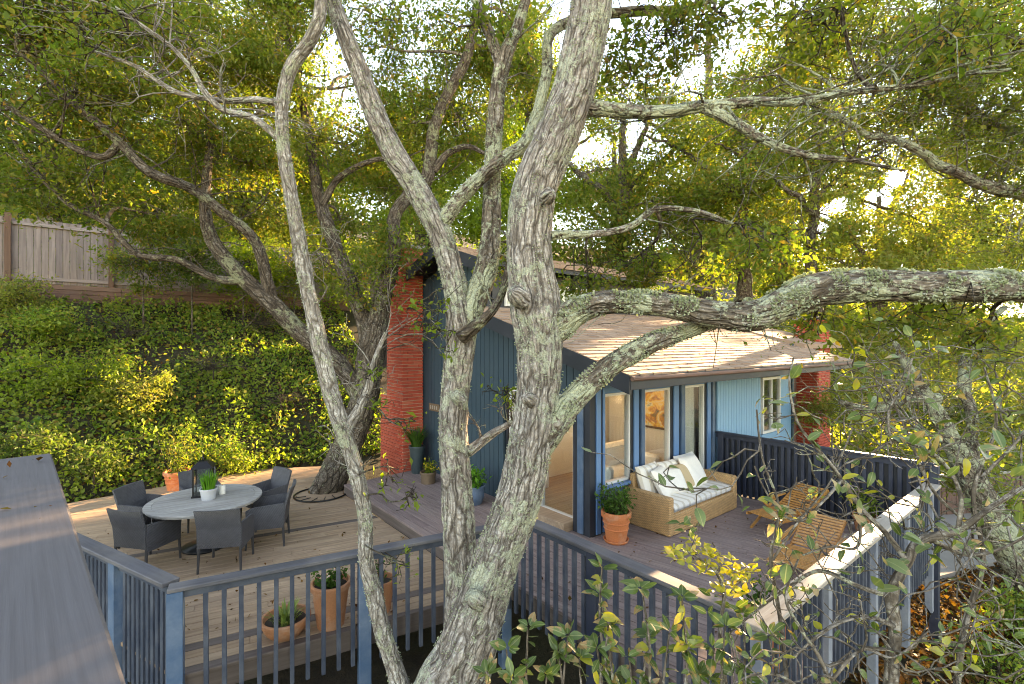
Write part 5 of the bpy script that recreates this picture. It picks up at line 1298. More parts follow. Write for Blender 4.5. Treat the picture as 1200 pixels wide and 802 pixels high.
crown(dk, [s_b[40:], s_b2[30:], s_b3, s_b3b, s_b4, s_b5, s_b6, s_b7],
      [pb(60, 60, 9, 110, 60, 1.3, 40), pb(200, 40, 9.5, 110, 60, 1.4, 40), pb(120, 130, 9, 110, 45, 1.2, 30), pb(230, 150, 10, 90, 60, 1.3, 30), pb(320, 60, 10, 70, 60, 1.3, 22), pb(300, 190, 11, 80, 50, 1.2, 24), pb(70, 210, 9.5, 90, 35, 1.2, 22), pb(190, 250, 10.5, 80, 35, 1.0, 16),
       pb(400, 170, 11.5, 70, 60, 1.4, 26), pb(470, 150, 11.5, 60, 50, 1.4, 24), pb(540, 140, 11.5, 50, 60, 1.2, 22), pb(530, 40, 11, 40, 40, 1.2, 10), pb(430, 95, 11.5, 30, 25, 1, 5), pb(30, 0, 8.5, 100, 40, 1.2, 26), pb(340, -20, 10, 90, 40, 1.2, 16), pb(480, 235, 12, 60, 30, 1, 12), pb(400, 260, 12, 50, 30, 1, 8), pb(330, 20, 11, 70, 50, 1.2, 24), pb(590, 100, 12, 50, 50, 1.2, 18), pb(530, 90, 12, 50, 40, 1.2, 14), pb(600, 20, 12, 40, 30, 1, 7), pb(250, 90, 10.5, 80, 60, 1.2, 26), pb(450, 45, 11, 60, 40, 1, 12), pb(620, 70, 12, 40, 50, 1, 9), pb(478, 285, 10.6, 36, 26, .6, 7), pb(440, 330, 10.4, 40, 30, .6, 6)],
      0.088, 235, 'leaf_oak', 'bark_twig', 0.50, .014, .04, flat=.6)

# ---- background trees: trunk + two or three forks + crown
def back_tree(label, px, py_base, py_top, Y, w, blobs, leaf, per, mat, group, bark='bark_dark', lean=0, seed=0, clump=0.7, name='oak_tree', base_z=None):
    b0 = P(px, py_base, Y)
    e = tree(name, label, (b0.x, b0.y, b0.z), group)
    mid = (px + lean * .5, (py_base + py_top) / 2)
    _, s0 = limb_obj('trunk', px_limb([(px - lean * .05, py_base + 25, w * 1.5, Y), (px, py_base, w * 1.2, Y), (mid[0] - 6, mid[1] + (py_base - mid[1]) * .4, w, Y), (mid[0], mid[1], w * .9, Y), (px + lean, py_top, w * .6, Y), (px + lean * 1.2, py_top - 60, w * .35, Y)]), bark, e, 18, .12, 1.3, seed, .15)
    ls = [s0]
    for k in range(3):
        sg = (-1, 1, .4)[k]; l = px_limb([(mid[0], mid[1] - k * 18, w * .6, Y), (mid[0] + sg * 35, mid[1] - 35 - k * 18, w * .45, Y + sg * .6), (mid[0] + sg * 75, mid[1] - 65 - k * 20, w * .3, Y - sg * .8), (mid[0] + sg * 120, mid[1] - 85 - k * 30, w * .16, Y + sg)])
        _, s_ = limb_obj('limb', l, bark, e, 14, .12, 1.2, seed + k + 1, .2); ls.append(s_)
    crown(e, ls, blobs, leaf * 1.25, per * 1.6, mat, bark, clump * 1.1, .02, .06, flat=.65, extra_twigs=1)
    return e
gb = 'trees on the hillside behind the house'
back_tree('broad dark evergreen oak above the left end of the fence', 60, 262, 60, 19, 20, [pb(40, 70, 19, 150, 80, 2.4, 50), pb(150, 150, 19, 110, 60, 2.2, 34), pb(20, 170, 18, 90, 50, 2, 24), pb(140, 30, 19, 110, 50, 2, 26), pb(90, 225, 18, 90, 22, 1.6, 14)], .13, 170, 'leaf_dark', gb, seed=51, clump=.85)
back_tree('mid green oak above the fence behind the slender tree', 290, 290, 110, 23, 18, [pb(290, 110, 23, 110, 80, 2.6, 42), pb(350, 200, 23, 90, 50, 2.2, 26), pb(230, 210, 22, 80, 50, 2.2, 24), pb(300, 20, 23, 100, 50, 2.4, 22), pb(330, 260, 22, 70, 25, 1.8, 14)], .15, 170, 'leaf_oak', gb, seed=55, clump=.95)
back_tree('bright green tree rising behind the ridge between the oak stems', 500, 300, 150, 21, 16, [pb(470, 200, 21, 80, 60, 2.2, 30), pb(545, 170, 21, 70, 60, 2.2, 26), pb(600, 230, 21, 70, 50, 2, 22), pb(430, 270, 20, 70, 30, 1.8, 16), pb(560, 265, 19, 80, 25, 1.6, 16), pb(470, 130, 21, 50, 30, 1.5, 8)], .14, 170, 'leaf_lime', gb, seed=59, clump=.9)
back_tree('lush green tree above the tan roof beside the main trunk', 730, 320, 180, 20, 16, [pb(700, 200, 20, 80, 60, 2.2, 32), pb(760, 180, 20, 80, 50, 2.2, 30), pb(720, 270, 19, 90, 40, 2, 28), pb(800, 250, 19, 70, 50, 2, 24), pb(690, 140, 20, 50, 25, 1.5, 8), pb(660, 300, 18, 60, 20, 1.4, 10)], .13, 170, 'leaf_oak', gb, seed=63, clump=.85)
back_tree('tall thin trunked oak with golden leaves right of the roof', 872, 330, 150, 17, 14, [pb(870, 150, 17, 90, 50, 2, 30), pb(930, 210, 17, 80, 50, 2, 26), pb(850, 230, 17, 70, 45, 2, 24), pb(900, 290, 16, 90, 30, 1.8, 24), pb(820, 300, 16, 70, 25, 1.6, 14), pb(930, 110, 17, 70, 35, 1.6, 14)], .11, 170, 'leaf_oak', gb, seed=67, clump=.75)
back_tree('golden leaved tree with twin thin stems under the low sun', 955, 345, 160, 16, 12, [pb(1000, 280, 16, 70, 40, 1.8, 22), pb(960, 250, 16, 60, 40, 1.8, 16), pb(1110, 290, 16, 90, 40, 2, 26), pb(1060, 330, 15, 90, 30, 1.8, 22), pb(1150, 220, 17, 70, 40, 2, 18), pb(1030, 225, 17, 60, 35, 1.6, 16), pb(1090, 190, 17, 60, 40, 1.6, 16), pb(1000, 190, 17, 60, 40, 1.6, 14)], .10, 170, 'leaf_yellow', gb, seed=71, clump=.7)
back_tree('very tall feathery tree straight behind the main oak trunk', 620, 320, 60, 26, 14, [pb(620, 110, 26, 70, 60, 2.4, 26), pb(560, 70, 26, 50, 40, 2, 14), pb(680, 120, 26, 60, 40, 2, 18), pb(620, 40, 26, 60, 30, 2, 12)], .16, 150, 'leaf_oak', gb, seed=301, clump=1.0)
back_tree('tall loose crowned tree behind the right half of the roof', 830, 330, 80, 27, 14, [pb(800, 150, 27, 80, 40, 2.4, 22), pb(880, 120, 27, 70, 40, 2.2, 18), pb(940, 80, 27, 60, 40, 2, 14), pb(740, 140, 27, 50, 30, 2, 10), pb(1000, 130, 27, 50, 40, 2, 12)], .17, 150, 'leaf_oak', gb, seed=306, clump=1.0)
back_tree('tall grey green tree behind the overhanging right oak', 1120, 350, 60, 25, 14, [pb(1120, 110, 25, 80, 50, 2.2, 24), pb(1180, 60, 25, 70, 50, 2.2, 20), pb(1180, 170, 25, 60, 40, 2, 14), pb(1080, 40, 25, 70, 40, 2, 14)], .16, 150, 'leaf_dark', gb, seed=311, clump=1.0)
# oak at the right whose branches hang into the picture
ro = tree('oak_tree', 'spreading oak with grey bare twigs hanging from above the right side', (*P(1330, 640, 7.5)[:2], -1.45))
_, r_0 = limb_obj('trunk', px_limb([(1340, 760, 70, 7.5), (1325, 600, 52, 7.5), (1300, 420, 46, 7.5), (1285, 250, 40, 7.5), (1300, 80, 34, 7.5), (1320, -120, 24, 7.5)]), 'bark_lichen', ro, 32, .06, 1.1, 81)
_, r_1 = limb_obj('limb', px_limb([(1288, 270, 24, 7.5), (1230, 240, 18, 7.3), (1150, 215, 13, 7.1), (1080, 180, 10, 7.0), (1010, 150, 7, 7.0), (950, 130, 4, 7.0)]), 'bark_lichen', ro, 18, .06, 1.1, 82, .15)
_, r_2 = limb_obj('limb', px_limb([(1300, 100, 22, 7.5), (1220, 60, 16, 7.2), (1130, 40, 12, 7.0), (1040, 45, 9, 6.9), (960, 60, 6, 6.9), (900, 80, 4, 6.9)]), 'bark_dark', ro, 18, .06, 1.1, 83, .15)
_, r_3 = limb_obj('limb', px_limb([(1290, 200, 20, 7.5), (1210, 165, 14, 7.4), (1120, 120, 10, 7.4), (1050, 90, 8, 7.4), (1000, 95, 5, 7.4)]), 'bark_lichen', ro, 18, .06, 1.1, 84, .15)
tw = Twigs()
for s_ in (r_1, r_2, r_3): bare_twigs(s_, 46, 1.3, .013, tw, -.05, .1)
tw.build('bare_twigs', 'bark_lichen', ro)
crown(ro, [r_1, r_2, r_3], [pb(1150, 30, 7, 90, 40, .9, 28), pb(1040, 60, 7, 90, 40, .9, 26), pb(1160, 120, 7.3, 70, 40, .9, 22), pb(1080, 130, 7.3, 60, 30, .8, 14), pb(960, 30, 7, 80, 50, .8, 26), pb(900, 90, 7.2, 60, 40, .8, 12), pb(1180, 160, 7.3, 60, 50, .9, 18), pb(1040, 160, 7.3, 60, 40, .8, 14), pb(1170, 210, 7.3, 50, 40, .8, 9), pb(960, 160, 7.2, 70, 40, .8, 11), pb(1100, -20, 7, 120, 30, .8, 12), pb(1180, 300, 7.5, 40, 30, .7, 6)],
      .060, 190, 'leaf_oak', 'bark_lichen', .46, .011, .02, extra_twigs=3)
# leaning lichen tree beyond the patio rail
lt = tree('leaning_oak', 'leaning lichen covered oak beyond the corner of the pale rail', (*G(1215, 700, -1.45)[:2], -1.45))
Yl = 8.4
_, l_0 = limb_obj('trunk', px_limb([(1225, 720, 38, Yl), (1200, 670, 36, Yl), (1165, 610, 32, Yl), (1140, 565, 27, Yl), (1118, 520, 21, Yl), (1090, 470, 14, Yl), (1058, 420, 9, Yl), (1040, 380, 6, Yl + .2)]), 'bark_lichen', lt, 28, .05, 1.1, 91, .05)
_, l_1 = limb_obj('limb', px_limb([(1140, 565, 16, Yl), (1140, 500, 12, Yl + .2), (1130, 440, 12, Yl + .4), (1150, 390, 9, Yl + .5), (1180, 360, 6, Yl + .6)]), 'bark_lichen', lt, 18, .05, 1.1, 92, .08)
_, l_2 = limb_obj('limb', px_limb([(1100, 470, 14, Yl), (1060, 470, 11, Yl + .1), (1020, 480, 8, Yl + .2), (985, 470, 5, Yl + .2)]), 'bark_lichen', lt, 16, .05, 1.1, 93, .08)
tw = Twigs()
for s_ in (l_0, l_1, l_2): bare_twigs(s_, 26, 1.1, .012, tw, .1, .15)
tw.build('bare_twigs', 'bark_lichen', lt)
crown(lt, [l_0[20:], l_1, l_2], [pb(1060, 430, 8.8, 70, 40, .7, 20), pb(1150, 420, 9, 60, 50, .8, 22), pb(1020, 470, 8.8, 40, 30, .6, 6), pb(1170, 500, 8.6, 60, 50, .7, 18), pb(1110, 480, 8.8, 50, 40, .6, 12)], .07, 55, 'leaf_yellow', 'bark_lichen', .3, .01, .02)
flakes(l_0, 1500, lt, 0, 1, 0, .02)

# ---- shrubs on the slope and along the right background
def shrub(label, center, rad, ncl, leaf, per, mat, group, clump=.3, name='shrub'):
    c = Vector(center); z = gz(c.x, c.y); e = empty(name, (c.x, c.y, z), 0, label, 'shrub', group)
    lm = [np.array([(c.x, c.y, z - .05 + t_ * max(.3, c.z - z), .03 * (1 - .5 * t_)) for t_ in np.linspace(0, 1, 6)])]
    tw_ = Twigs(); tw_.add(lm[0], 5); o = tw_.build('stem', 'bark_dark', e)
    if o: del o['kind']
    crown(e, lm, [(np.array(c), rad, ncl)], leaf, per, mat, 'bark_dark', clump, .01, .02, name='foliage'); return e
gs = 'shrubs on the ivy slope'
def slope_pt(px, py, up=.5):
    """where the view ray meets the hillside"""
    for Y in np.arange(9, 26, .1):
        p = P(px, py, Y)
        if gz(p.x, p.y) > p.z: break
    p = P(px, py, Y - up); return p
for (px, py, r, n, mat, lab) in [(310, 380, 1.5, 44, 'leaf_lime', 'sunlit yellow green shrub below the fence behind the slender tree'), (250, 430, .9, 22, 'leaf_lime', 'yellow green shrub halfway down the ivy slope above the table'),
                                 (150, 390, 1.0, 24, 'leaf_dark', 'dark leafy shrub in the shade below the fence'), (75, 440, 1.3, 36, 'leaf_lime', 'wide bright shrub on the slope above the near ledge'), (60, 380, .9, 20, 'leaf_ivy', 'green shrub against the red brown timber wall'),
                                 (210, 335, 1.3, 36, 'leaf_lime', 'light green shrub climbing in front of the fence boards'), (330, 470, .7, 18, 'leaf_ivy', 'low ivy shrub beside the leaning deck oak'), (30, 520, .6, 12, 'leaf_dark', 'dense green shrub behind the end of the near ledge'), (230, 300, .9, 20, 'leaf_dark', 'dark shrub hiding a fence post'), (120, 300, .8, 14, 'leaf_lime', 'thin leafed bright shrub standing before the grey fence boards'), (160, 460, .9, 22, 'leaf_yellow', 'yellowing bush in the middle of the ivy slope'), (20, 350, .8, 18, 'leaf_yellow', 'yellow tipped bush under the timber wall'), (110, 540, .5, 10, 'leaf_dark', 'low green bush at the back edge of the dining deck'), (280, 530, .7, 16, 'leaf_ivy', 'bushy green shrub behind the far dining chairs'), (400, 430, .8, 20, 'leaf_ivy', 'green shrub on the slope behind the deck oak')]:
    p = slope_pt(px, py, .6); shrub(lab, p, (r * 1.1, r * .8, r * .7), int(n * 1.4), .085, 120, mat, gs, .36)
held = FLECKS[:]; FLECKS.clear()
for (px, py, Y, r, n, mat, lab) in [(285, 312, 16.4, 1.3, 54, 'leaf_lime', 'tall light green shrub covering the middle of the fence'), (345, 318, 17.5, 1.4, 50, 'leaf_oak', 'tall olive shrub covering the fence behind the slender tree'), (420, 322, 18.8, 1.5, 46, 'leaf_lime', 'tall pale shrub at the fence end beside the chimney'), (168, 305, 14.6, 1.1, 34, 'leaf_oak', 'olive shrub reaching up over the fence rail'), (225, 302, 15.2, 1.2, 48, 'leaf_dark', 'dark leaved shrub tucked against the fence boards')]:
    shrub(lab, P(px, py, Y), (r, r * .6, r * .85), n, .095, 110, mat, gs, .4)
FLECKS.extend(held)
gr = 'shrubs behind the patio'
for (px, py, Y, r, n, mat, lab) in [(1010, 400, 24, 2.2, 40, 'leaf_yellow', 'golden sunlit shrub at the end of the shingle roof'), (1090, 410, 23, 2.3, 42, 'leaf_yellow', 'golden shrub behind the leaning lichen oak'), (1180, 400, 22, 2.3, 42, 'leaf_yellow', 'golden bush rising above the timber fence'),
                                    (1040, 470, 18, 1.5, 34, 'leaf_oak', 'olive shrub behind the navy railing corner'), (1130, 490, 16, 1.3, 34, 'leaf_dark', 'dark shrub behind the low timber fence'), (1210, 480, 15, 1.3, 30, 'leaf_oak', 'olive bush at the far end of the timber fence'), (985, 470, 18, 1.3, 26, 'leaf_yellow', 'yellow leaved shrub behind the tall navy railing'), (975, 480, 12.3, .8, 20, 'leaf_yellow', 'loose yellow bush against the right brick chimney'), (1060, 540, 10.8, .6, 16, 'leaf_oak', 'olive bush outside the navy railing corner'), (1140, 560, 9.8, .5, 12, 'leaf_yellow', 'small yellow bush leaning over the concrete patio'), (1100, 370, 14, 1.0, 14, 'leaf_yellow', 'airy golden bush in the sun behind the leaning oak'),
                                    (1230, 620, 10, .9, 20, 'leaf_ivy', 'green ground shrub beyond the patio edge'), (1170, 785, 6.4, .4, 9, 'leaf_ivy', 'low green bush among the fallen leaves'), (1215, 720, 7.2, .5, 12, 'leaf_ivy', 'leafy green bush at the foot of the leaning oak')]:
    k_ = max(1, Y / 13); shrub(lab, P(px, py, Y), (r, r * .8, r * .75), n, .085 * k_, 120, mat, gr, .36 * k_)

# ---- trees on the far hillside
gf = 'trees on the far hillside'
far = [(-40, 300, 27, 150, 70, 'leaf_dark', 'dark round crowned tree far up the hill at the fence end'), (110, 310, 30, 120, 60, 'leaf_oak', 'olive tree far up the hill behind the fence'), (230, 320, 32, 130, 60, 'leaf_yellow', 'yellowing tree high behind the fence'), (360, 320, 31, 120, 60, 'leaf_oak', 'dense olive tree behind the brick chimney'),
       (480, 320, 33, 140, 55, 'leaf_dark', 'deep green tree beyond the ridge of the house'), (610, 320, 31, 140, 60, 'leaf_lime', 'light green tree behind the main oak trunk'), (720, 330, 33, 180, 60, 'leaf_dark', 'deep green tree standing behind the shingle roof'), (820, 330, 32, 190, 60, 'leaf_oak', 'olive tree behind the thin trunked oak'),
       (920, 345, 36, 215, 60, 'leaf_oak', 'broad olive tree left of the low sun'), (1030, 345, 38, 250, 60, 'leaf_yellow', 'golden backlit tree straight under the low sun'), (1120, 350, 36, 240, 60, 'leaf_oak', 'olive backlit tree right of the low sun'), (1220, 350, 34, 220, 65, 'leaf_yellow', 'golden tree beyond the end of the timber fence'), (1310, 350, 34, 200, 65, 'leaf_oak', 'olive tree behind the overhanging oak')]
for i, (px, pyb, Y, top, hw, mat, lab) in enumerate(far):
    hgt = pyb - top
    bl = [pb(px, pyb - hgt * .35, Y, hw * 1.1, hgt * .3, 2.6, 26), pb(px - hw * .5, pyb - hgt * .6, Y, hw * .7, hgt * .25, 2.4, 18), pb(px + hw * .5, pyb - hgt * .55, Y, hw * .7, hgt * .25, 2.4, 18), pb(px, pyb - hgt * .85, Y, hw * .7, hgt * .2, 2.2, 14), pb(px, pyb - hgt * .08, Y - 1, hw * 1.1, hgt * .14, 2, 16)]
    back_tree(lab, px, pyb, top + 40, Y, 12, bl, .20, 130, mat, gf, seed=200 + i * 5, clump=1.1, name='hillside_tree')

# ---- ivy on the slope, far thicket, leaf litter
def scatter(name, a0, a1, b0, b1, n, size, mat, label, lift=.06, mask=None, up=.8):
    a = a0 + (a1 - a0) * RNG.random(n); b = b0 + (b1 - b0) * RNG.random(n); z = gz_arr(a, b)
    x = W0.x + a * U.x + b * V.x; y = W0.y + a * U.y + b * V.y
    if mask is not None: k = mask(a, b, x, y); x, y, z = x[k], y[k], z[k]
    hump = np.clip(pnoise(np.stack([x * 1.3, y * 1.3, z * 0], 1)) + .25, 0, 1)
    p = np.stack([x, y, z + lift * RNG.random(len(x)) + hump * lift * 5 * RNG.random(len(x))], 1)
    o = leaves_obj(name, p, size * (.6 + .8 * RNG.random(len(p))), mat, None, 'stuff', .75, up)
    o['label'] = label; return o
scatter('ivy', -17, 1.2, 7.85, 15.2, 62000, .10, 'leaf_ivy', 'dense ivy ground cover over the steep slope', .16, lambda a, b, x, y: ((b > 8.25) | (a < -8.2)) & ((pnoise(np.stack([x * .75, y * .75, x * 0 + 4], 1)) > -.18) | (RNG.random(len(a)) < .3)), .15)
scatter('fallen_leaves', -17, 1.2, 8.3, 15.2, 9000, .08, 'leaf_litter', 'brown dead leaves between the ivy patches on the slope', .05, None, 1.0)
scatter('hillside_thicket', -26, 30, 15.5, 34, 24000, .28, 'leaf_oak', 'thick undergrowth on the hillside above the fence', .45)
scatter('hillside_thicket', 11, 50, -4, 16, 30000, .26, 'leaf_yellow', 'golden undergrowth on the rising ground past the house', .35, lambda a, b, x, y: (np.hypot(x, y) > 14.5))
scatter('hillside_thicket', 48, 120, -25, 40, 16000, .75, 'leaf_yellow', 'distant golden scrub on the far rise', 1.2)
PQ = [(4.75, -2.6), (10.4, -4.5), (12.9, -2.2), (6.5, -.42)]
def dk_mask(a, b, x, y):
    ins = np.ones(len(a), bool)
    for i in range(4):
        (a0, b0), (a1, b1) = PQ[i], PQ[(i + 1) % 4]; ins &= ((a1 - a0) * (b - b0) - (b1 - b0) * (a - a0)) > 0
    return ~ins
scatter('fallen_leaves', 1.0, 12, -8.0, 0.6, 40000, .085, 'leaf_litter', 'brown fallen leaves covering the ground below the terrace', .03, dk_mask, 1.5)
scatter('fallen_leaves', -8, 1.0, -8.5, -3.6, 9000, .07, 'leaf_litter', 'brown fallen leaves on the soil around the oak base', .03, None, 1.5)
# loose leaves lying on the decks
n = 420; pts = []
while len(pts) < n:
    p = G(random.uniform(100, 480), random.uniform(560, 740), ZL + .006)
    a, b = ab(p)
    if a < -2.1 and (p.xy - L0).dot(Vector((-FR.y, FR.x))) > .1: pts.append(tuple(p))
for i in range(220):
    q = H(random.uniform(-1.7, 3.5), random.uniform(-3.2, -.3), .006); pts.append(tuple(q))
o = leaves_obj('loose_leaves', np.array(pts), .05 * (.6 + .8 * RNG.random(len(pts))), 'leaf_litter', None, 'stuff', .6, 3.0, fold=.12); o['label'] = 'scattered small brown leaves lying on the deck boards'
lp = [tuple(NE - Vector((0, 0, -.002)) - nd * random.uniform(.05, 1.1) - nr * -random.uniform(.02, .2)) for k in range(16)]
o = leaves_obj('ledge_leaves', np.array(lp), .022 * (.5 + RNG.random(len(lp))), 'leaf_litter', None, 'stuff', .6, 3.0, fold=.12); o['label'] = 'a few tiny dry leaves lying on the near wooden ledge'

# ================================================================== FOREGROUND SPRIGS (single leaves)
def leaf_mesh(name, mat, wid=0.5, bend=0.18):
    """unit leaf along +x (0..1), pointed ellipse, folded along the midrib"""
    m = MB(); xs = [0, .12, .35, .6, .82, 1.0]; ws = [0.0, .55, 1.0, .92, .55, 0.0]
    vs = []; fs = []
    for x, w in zip(xs, ws):
        z = -bend * x * x; cu = .10 + .22 * math.sin(7 * x + 9 * wid) * abs(bend); vs += [(x, -w * wid / 2, z + cu * w * wid), (x, 0.03 * math.sin(3 * x), z), (x, w * wid / 2, z + (.24 - cu) * w * wid)]
    for i in range(len(xs) - 1):
        a = i * 3; fs += [(a, a + 3, a + 4, a + 1), (a + 1, a + 4, a + 5, a + 2)]
    m.add(vs, fs); return m.mesh(name, mat, True)
LM = {k: [leaf_mesh('leaf', k, w, b) for w, b in ((.5, .15), (.6, .38), (.42, .05), (.55, -.25), (.48, .6))] for k in ('leaf_green', 'leaf_pale', 'leaf_sunny')}
def place_leaf(e, p, size, mat, d=None):
    if d is None: d = Vector((random.gauss(0, 1), random.gauss(0, 1) - .25, random.gauss(0, .7) + .25))
    d = Vector(d).normalized(); roll = random.uniform(-1.0, 1.0)
    up = Vector((random.gauss(0, .5), random.gauss(0, .5) - .5, 1)); y = up.cross(d).normalized(); z = d.cross(y)
    r = Matrix((d, y, z)).transposed() @ Matrix.Rotation(roll * .6, 3, 'X')
    o = link_obj('leaf', random.choice(LM[mat]), e, Vector(p) - e.location, r.to_euler()); o.scale = (size, size, size); return o
def stem_tube(e, rows, mat, seed, name='stem', seg=12):
    _, s = limb_obj(name, px_limb([(a_, b_, w_ * .68, y_) for a_, b_, w_, y_ in rows]), mat, e, seg, .03, .9, seed, .03); return s
def leaf_rosette(e, p, n, size, mat, out=None):
    for k in range(n):
        an = k * 2.4 + random.random(); d = Vector((math.cos(an), math.sin(an) - .2, random.uniform(.1, .8)))
        if out is not None: d = d + Vector(out)
        place_leaf(e, Vector(p) + d * .01, size * random.uniform(.7, 1.2), mat, d)
# right hand branching sapling with browned pale leaves
Yf = 2.6
sp = empty('oak_sapling', (*P(1045, 900, Yf)[:2], -1.45), 0, 'twiggy sapling with pale browned leaves in front of the garden side rail', 'sapling')
f0 = stem_tube(sp, [(1030, 1260, 26, Yf), (1035, 960, 24, Yf), (1045, 802, 22, Yf), (1050, 740, 20, Yf), (1045, 700, 19, Yf), (1062, 660, 17, Yf), (1080, 632, 15, Yf), (1120, 622, 12, Yf), (1160, 592, 9, Yf - .1), (1215, 560, 6, Yf - .2)], 'bark_twig', 101, 'stem', 16)
f1 = stem_tube(sp, [(1062, 655, 10, Yf), (1040, 625, 9, Yf), (1015, 600, 8, Yf), (985, 560, 7, Yf), (960, 530, 6, Yf - .05), (935, 495, 5, Yf - .1), (925, 450, 4, Yf - .1), (930, 420, 3, Yf - .1)], 'bark_twig', 102)
f2 = stem_tube(sp, [(1050, 700, 10, Yf), (1010, 690, 8, Yf), (960, 670, 7, Yf + .1), (920, 690, 6, Yf + .1), (880, 720, 4, Yf + .1), (850, 745, 3, Yf + .1)], 'bark_twig', 103)
f3 = stem_tube(sp, [(1050, 735, 9, Yf), (1010, 722, 8, Yf - .1), (970, 735, 6, Yf - .1), (930, 770, 4, Yf - .1)], 'bark_twig', 104)
f4 = stem_tube(sp, [(1085, 630, 8, Yf), (1130, 650, 7, Yf + .1), (1170, 645, 5, Yf + .1), (1210, 625, 4, Yf + .1)], 'bark_twig', 105)
f5 = stem_tube(sp, [(1120, 622, 8, Yf), (1125, 580, 7, Yf), (1105, 545, 6, Yf), (1075, 525, 5, Yf - .1), (1045, 520, 4, Yf - .1), (1020, 535, 3, Yf - .1)], 'bark_twig', 106)
f6 = stem_tube(sp, [(985, 560, 6, Yf), (965, 585, 5, Yf), (940, 610, 4, Yf), (915, 600, 4, Yf), (895, 570, 3, Yf), (885, 545, 3, Yf)], 'bark_twig', 107)
f7 = stem_tube(sp, [(1010, 600, 6, Yf), (1005, 640, 5, Yf), (975, 640, 4, Yf - .1), (940, 650, 3, Yf - .1)], 'bark_twig', 108)
f8 = stem_tube(sp, [(1045, 520, 4, Yf - .1), (1040, 480, 4, Yf - .1), (1060, 450, 3, Yf - .1), (1070, 420, 2, Yf - .1)], 'bark_twig', 109)
tw = Twigs()
for s_ in (f1, f2, f3, f4, f5, f6, f7, f8): bare_twigs(s_, 7, .25, .004, tw, .1, .2)
bare_twigs(f0, 10, .3, .005, tw, .1, .45)
tw.build('twigs', 'bark_twig', sp)
for (px, py, s_) in [(918, 470, .10), (930, 440, .09), (905, 500, .08), (935, 505, .08), (960, 530, .09), (1068, 520, .13), (1090, 515, .12), (1085, 535, .12), (1150, 530, .14), (1175, 530, .13), (1040, 660, .14), (1025, 690, .15), (1010, 660, .1), (1065, 650, .13), (1080, 655, .12), (1055, 630, .1), (895, 590, .11), (910, 610, .09), (890, 555, .07), (875, 590, .07),
                     (985, 580, .09), (950, 610, .09), (930, 650, .12), (920, 665, .1), (1130, 640, .09), (1165, 650, .08), (1190, 620, .13), (1080, 470, .1), (1030, 470, .09), (985, 455, .09), (1000, 640, .1), (1020, 620, .11), (950, 690, .08), (1110, 560, .08), (880, 725, .09), (960, 740, .08), (1185, 560, .12)]:
    for q in range(2): place_leaf(sp, P(px + random.uniform(-6, 6), py + random.uniform(-6, 6), Yf - .1), s_ * random.uniform(.65, 1.0), random.choice(['leaf_pale', 'leaf_pale', 'leaf_green']))
for s_ in (f1, f2, f3, f4, f5, f6, f7, f8):
    for k in range(5):
        p = s_[int(len(s_) * random.uniform(.3, .99))][:3]; place_leaf(sp, Vector(p) + Vector((random.gauss(0, .02), random.gauss(0, .02), random.gauss(0, .02))), random.uniform(.05, .09), random.choice(['leaf_pale', 'leaf_green', 'leaf_sunny']))
# tangled twiggy saplings along the garden side
def tangle(label, base, stems, Y, nb, nleaf, mats, seed, lsize=(.05, .10)):
    e = empty('twiggy_sapling', (*P(base[0], 900, Y)[:2], -1.45), 0, label, 'sapling', 'twiggy saplings on the garden side of the terrace')
    rg = random.Random(seed); paths = []
    for i, rows in enumerate(stems):
        s_ = stem_tube(e, [(a_, b_, w_, Y + dy) for a_, b_, w_, dy in rows], 'bark_twig', seed + i, 'stem', 10); paths.append(s_)
    tw_ = Twigs(); nodes = []
    for k_ in range(nb):
        s_ = rg.choice(paths); i = int(len(s_) * rg.uniform(.25, 1)) - 1; c = np.array(s_[i][:3]); r0 = min(.006, s_[i][3] * .7)
        d = np.array([rg.gauss(0, 1), rg.gauss(0, .5), rg.gauss(.15, .7)]); d /= np.linalg.norm(d); n_ = rg.randint(5, 9); st = rg.uniform(.05, .10); pts_ = [(*c, r0)]
        for q in range(n_):
            d = d + np.array([rg.gauss(0, .45), rg.gauss(0, .35), rg.gauss(.02, .4)]); d /= np.linalg.norm(d); c = c + d * st; pts_.append((*c, r0 * (1 - q / n_) + .0018)); nodes.append((c.copy(), d.copy()))
        tw_.add(np.array(pts_), 5)
        if len(pts_) > 4: paths.append(np.array(pts_))
    tw_.build('twigs', 'bark_twig', e)
    for (c, d) in rg.sample(nodes, min(nleaf, len(nodes))):
        dd = Vector(d) * .6 + Vector((rg.gauss(0, .7), rg.gauss(-.2, .6), rg.gauss(.1, .6))); place_leaf(e, Vector(c), rg.uniform(*lsize), rg.choice(mats), dd)
    return e
tangle('thin sapling with round pale leaves in front of the teak chairs', (905, 0), [[(935, 1250, 10, 0), (925, 900, 9, 0), (915, 740, 7, 0), (905, 660, 6, 0), (915, 600, 5, 0), (895, 540, 4, 0), (890, 480, 3, 0)], [(905, 660, 5, 0), (940, 610, 4, 0), (975, 560, 3, 0), (1000, 500, 3, 0)]], 2.75, 34, 95, ['leaf_pale', 'leaf_pale', 'leaf_green', 'leaf_sunny'], 300)
tangle('dense twiggy sapling with mixed green and brown leaves over the patio', (1130, 0), [[(1120, 1250, 14, 0), (1115, 900, 12, 0), (1130, 740, 10, 0), (1150, 660, 8, 0), (1140, 580, 7, 0), (1165, 500, 5, 0), (1150, 430, 3, 0)], [(1140, 620, 6, 0), (1090, 570, 5, 0), (1060, 500, 4, 0), (1035, 440, 3, 0)], [(1150, 560, 6, 0), (1190, 520, 5, 0), (1225, 470, 3, 0)]], 3.0, 78, 230, ['leaf_pale', 'leaf_green', 'leaf_sunny', 'leaf_green'], 320)
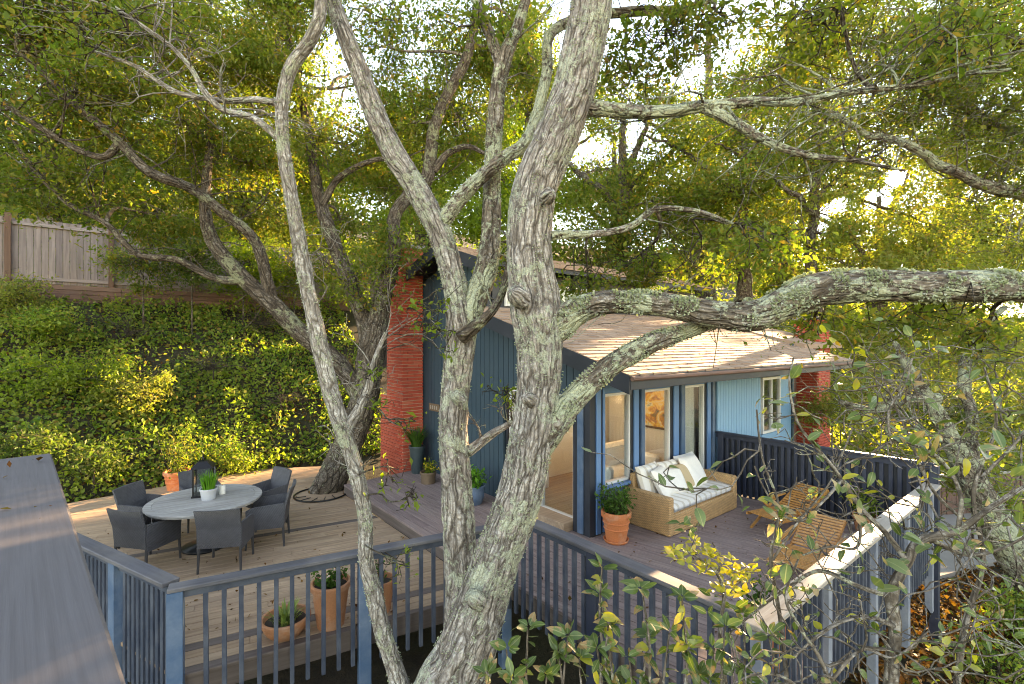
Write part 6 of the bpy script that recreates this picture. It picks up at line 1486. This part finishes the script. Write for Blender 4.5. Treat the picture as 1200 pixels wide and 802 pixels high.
tangle('low tangle of bare twigs and small leaves at the garden corner of the rail', (960, 0), [[(990, 1250, 12, 0), (985, 900, 10, 0), (970, 790, 8, 0), (940, 740, 6, 0), (920, 700, 5, 0), (935, 650, 3, 0)], [(975, 800, 7, 0), (1010, 760, 5, 0), (1050, 770, 4, 0), (1090, 740, 3, 0)], [(985, 860, 7, 0), (930, 800, 5, 0), (890, 790, 4, 0), (860, 800, 3, 0)]], 2.5, 84, 210, ['leaf_green', 'leaf_sunny', 'leaf_pale'], 340, (.035, .075))
# sunlit yellow sprig over the rail
Ys = 2.9
ys = empty('sunlit_sprig', (*P(850, 900, Ys)[:2], -1.45), 0, 'sunlit yellow leaved sprig in front of the terrace railing cap', 'sapling')
y0_ = stem_tube(ys, [(870, 1200, 12, Ys), (860, 900, 10, Ys), (850, 800, 8, Ys), (845, 740, 7, Ys), (850, 700, 6, Ys), (840, 670, 5, Ys), (815, 650, 4, Ys), (795, 640, 3, Ys)], 'bark_twig', 111)
y1_ = stem_tube(ys, [(850, 700, 5, Ys), (870, 680, 4, Ys), (890, 665, 3, Ys)], 'bark_twig', 112)
y2_ = stem_tube(ys, [(842, 672, 4, Ys), (845, 655, 3, Ys), (835, 638, 2.5, Ys)], 'bark_twig', 113)
for (px, py) in [(790, 645), (795, 660), (802, 668), (812, 655), (818, 645), (826, 660), (832, 648), (838, 660), (845, 672), (850, 660), (858, 672), (865, 682), (872, 670), (880, 678), (850, 690), (842, 685), (868, 694), (825, 672), (808, 640), (880, 664)]:
    [leaf_rosette(ys, P(px + random.uniform(-7, 7), py + random.uniform(-9, 7), Ys + random.uniform(-.08, .08)), 5, .05, 'leaf_sunny') for q_ in range(2)]
for (px, py) in [(806, 625), (815, 618), (800, 615), (835, 700), (860, 715), (830, 720)]: leaf_rosette(ys, P(px, py, Ys), 3, .08, 'leaf_green')
# green glossy shrub along the bottom edge
Yg = 2.75
def gshrub(label, px0, stems, seed):
    e = empty('leafy_shrub', (*P(px0, 950, Yg)[:2], -1.45), 0, label, 'shrub', 'leafy shrubs in front of the terrace railing')
    for i, (px, py) in enumerate(stems):
        s_ = stem_tube(e, [(px0, 1250, 8, Yg), (px0 + (px - px0) * .4, 950, 7, Yg), (px + random.uniform(-15, 15), py + 90, 5, Yg), (px, py, 3, Yg + random.uniform(-.1, .1))], 'bark_twig', seed + i, 'stem', 8)
        leaf_rosette(e, s_[-1][:3], 7, .085, 'leaf_green'); 
        for k in range(17):
            p = s_[int(len(s_) * random.uniform(.66, .99))][:3]; place_leaf(e, Vector(p), random.uniform(.055, .10), random.choice(['leaf_green', 'leaf_green', 'leaf_green', 'leaf_pale', 'leaf_sunny']))
    return e
gshrub('glossy green shrub with upright leaves at the foot of the main oak trunk', 640, [(595, 760), (620, 735), (655, 765), (680, 770), (640, 790), (600, 795), (665, 745), (570, 790)], 120)
gshrub('tall glossy leaved shrub in front of the dark terrace railing', 760, [(705, 665), (702, 695), (712, 730), (750, 690), (760, 745), (735, 770), (785, 740), (720, 790), (700, 760), (800, 700), (805, 760)], 140)
gshrub('broad leaved green shrub before the corner of the terrace railing', 850, [(850, 735), (870, 720), (835, 760), (880, 770), (820, 790), (900, 745), (860, 790)], 160)
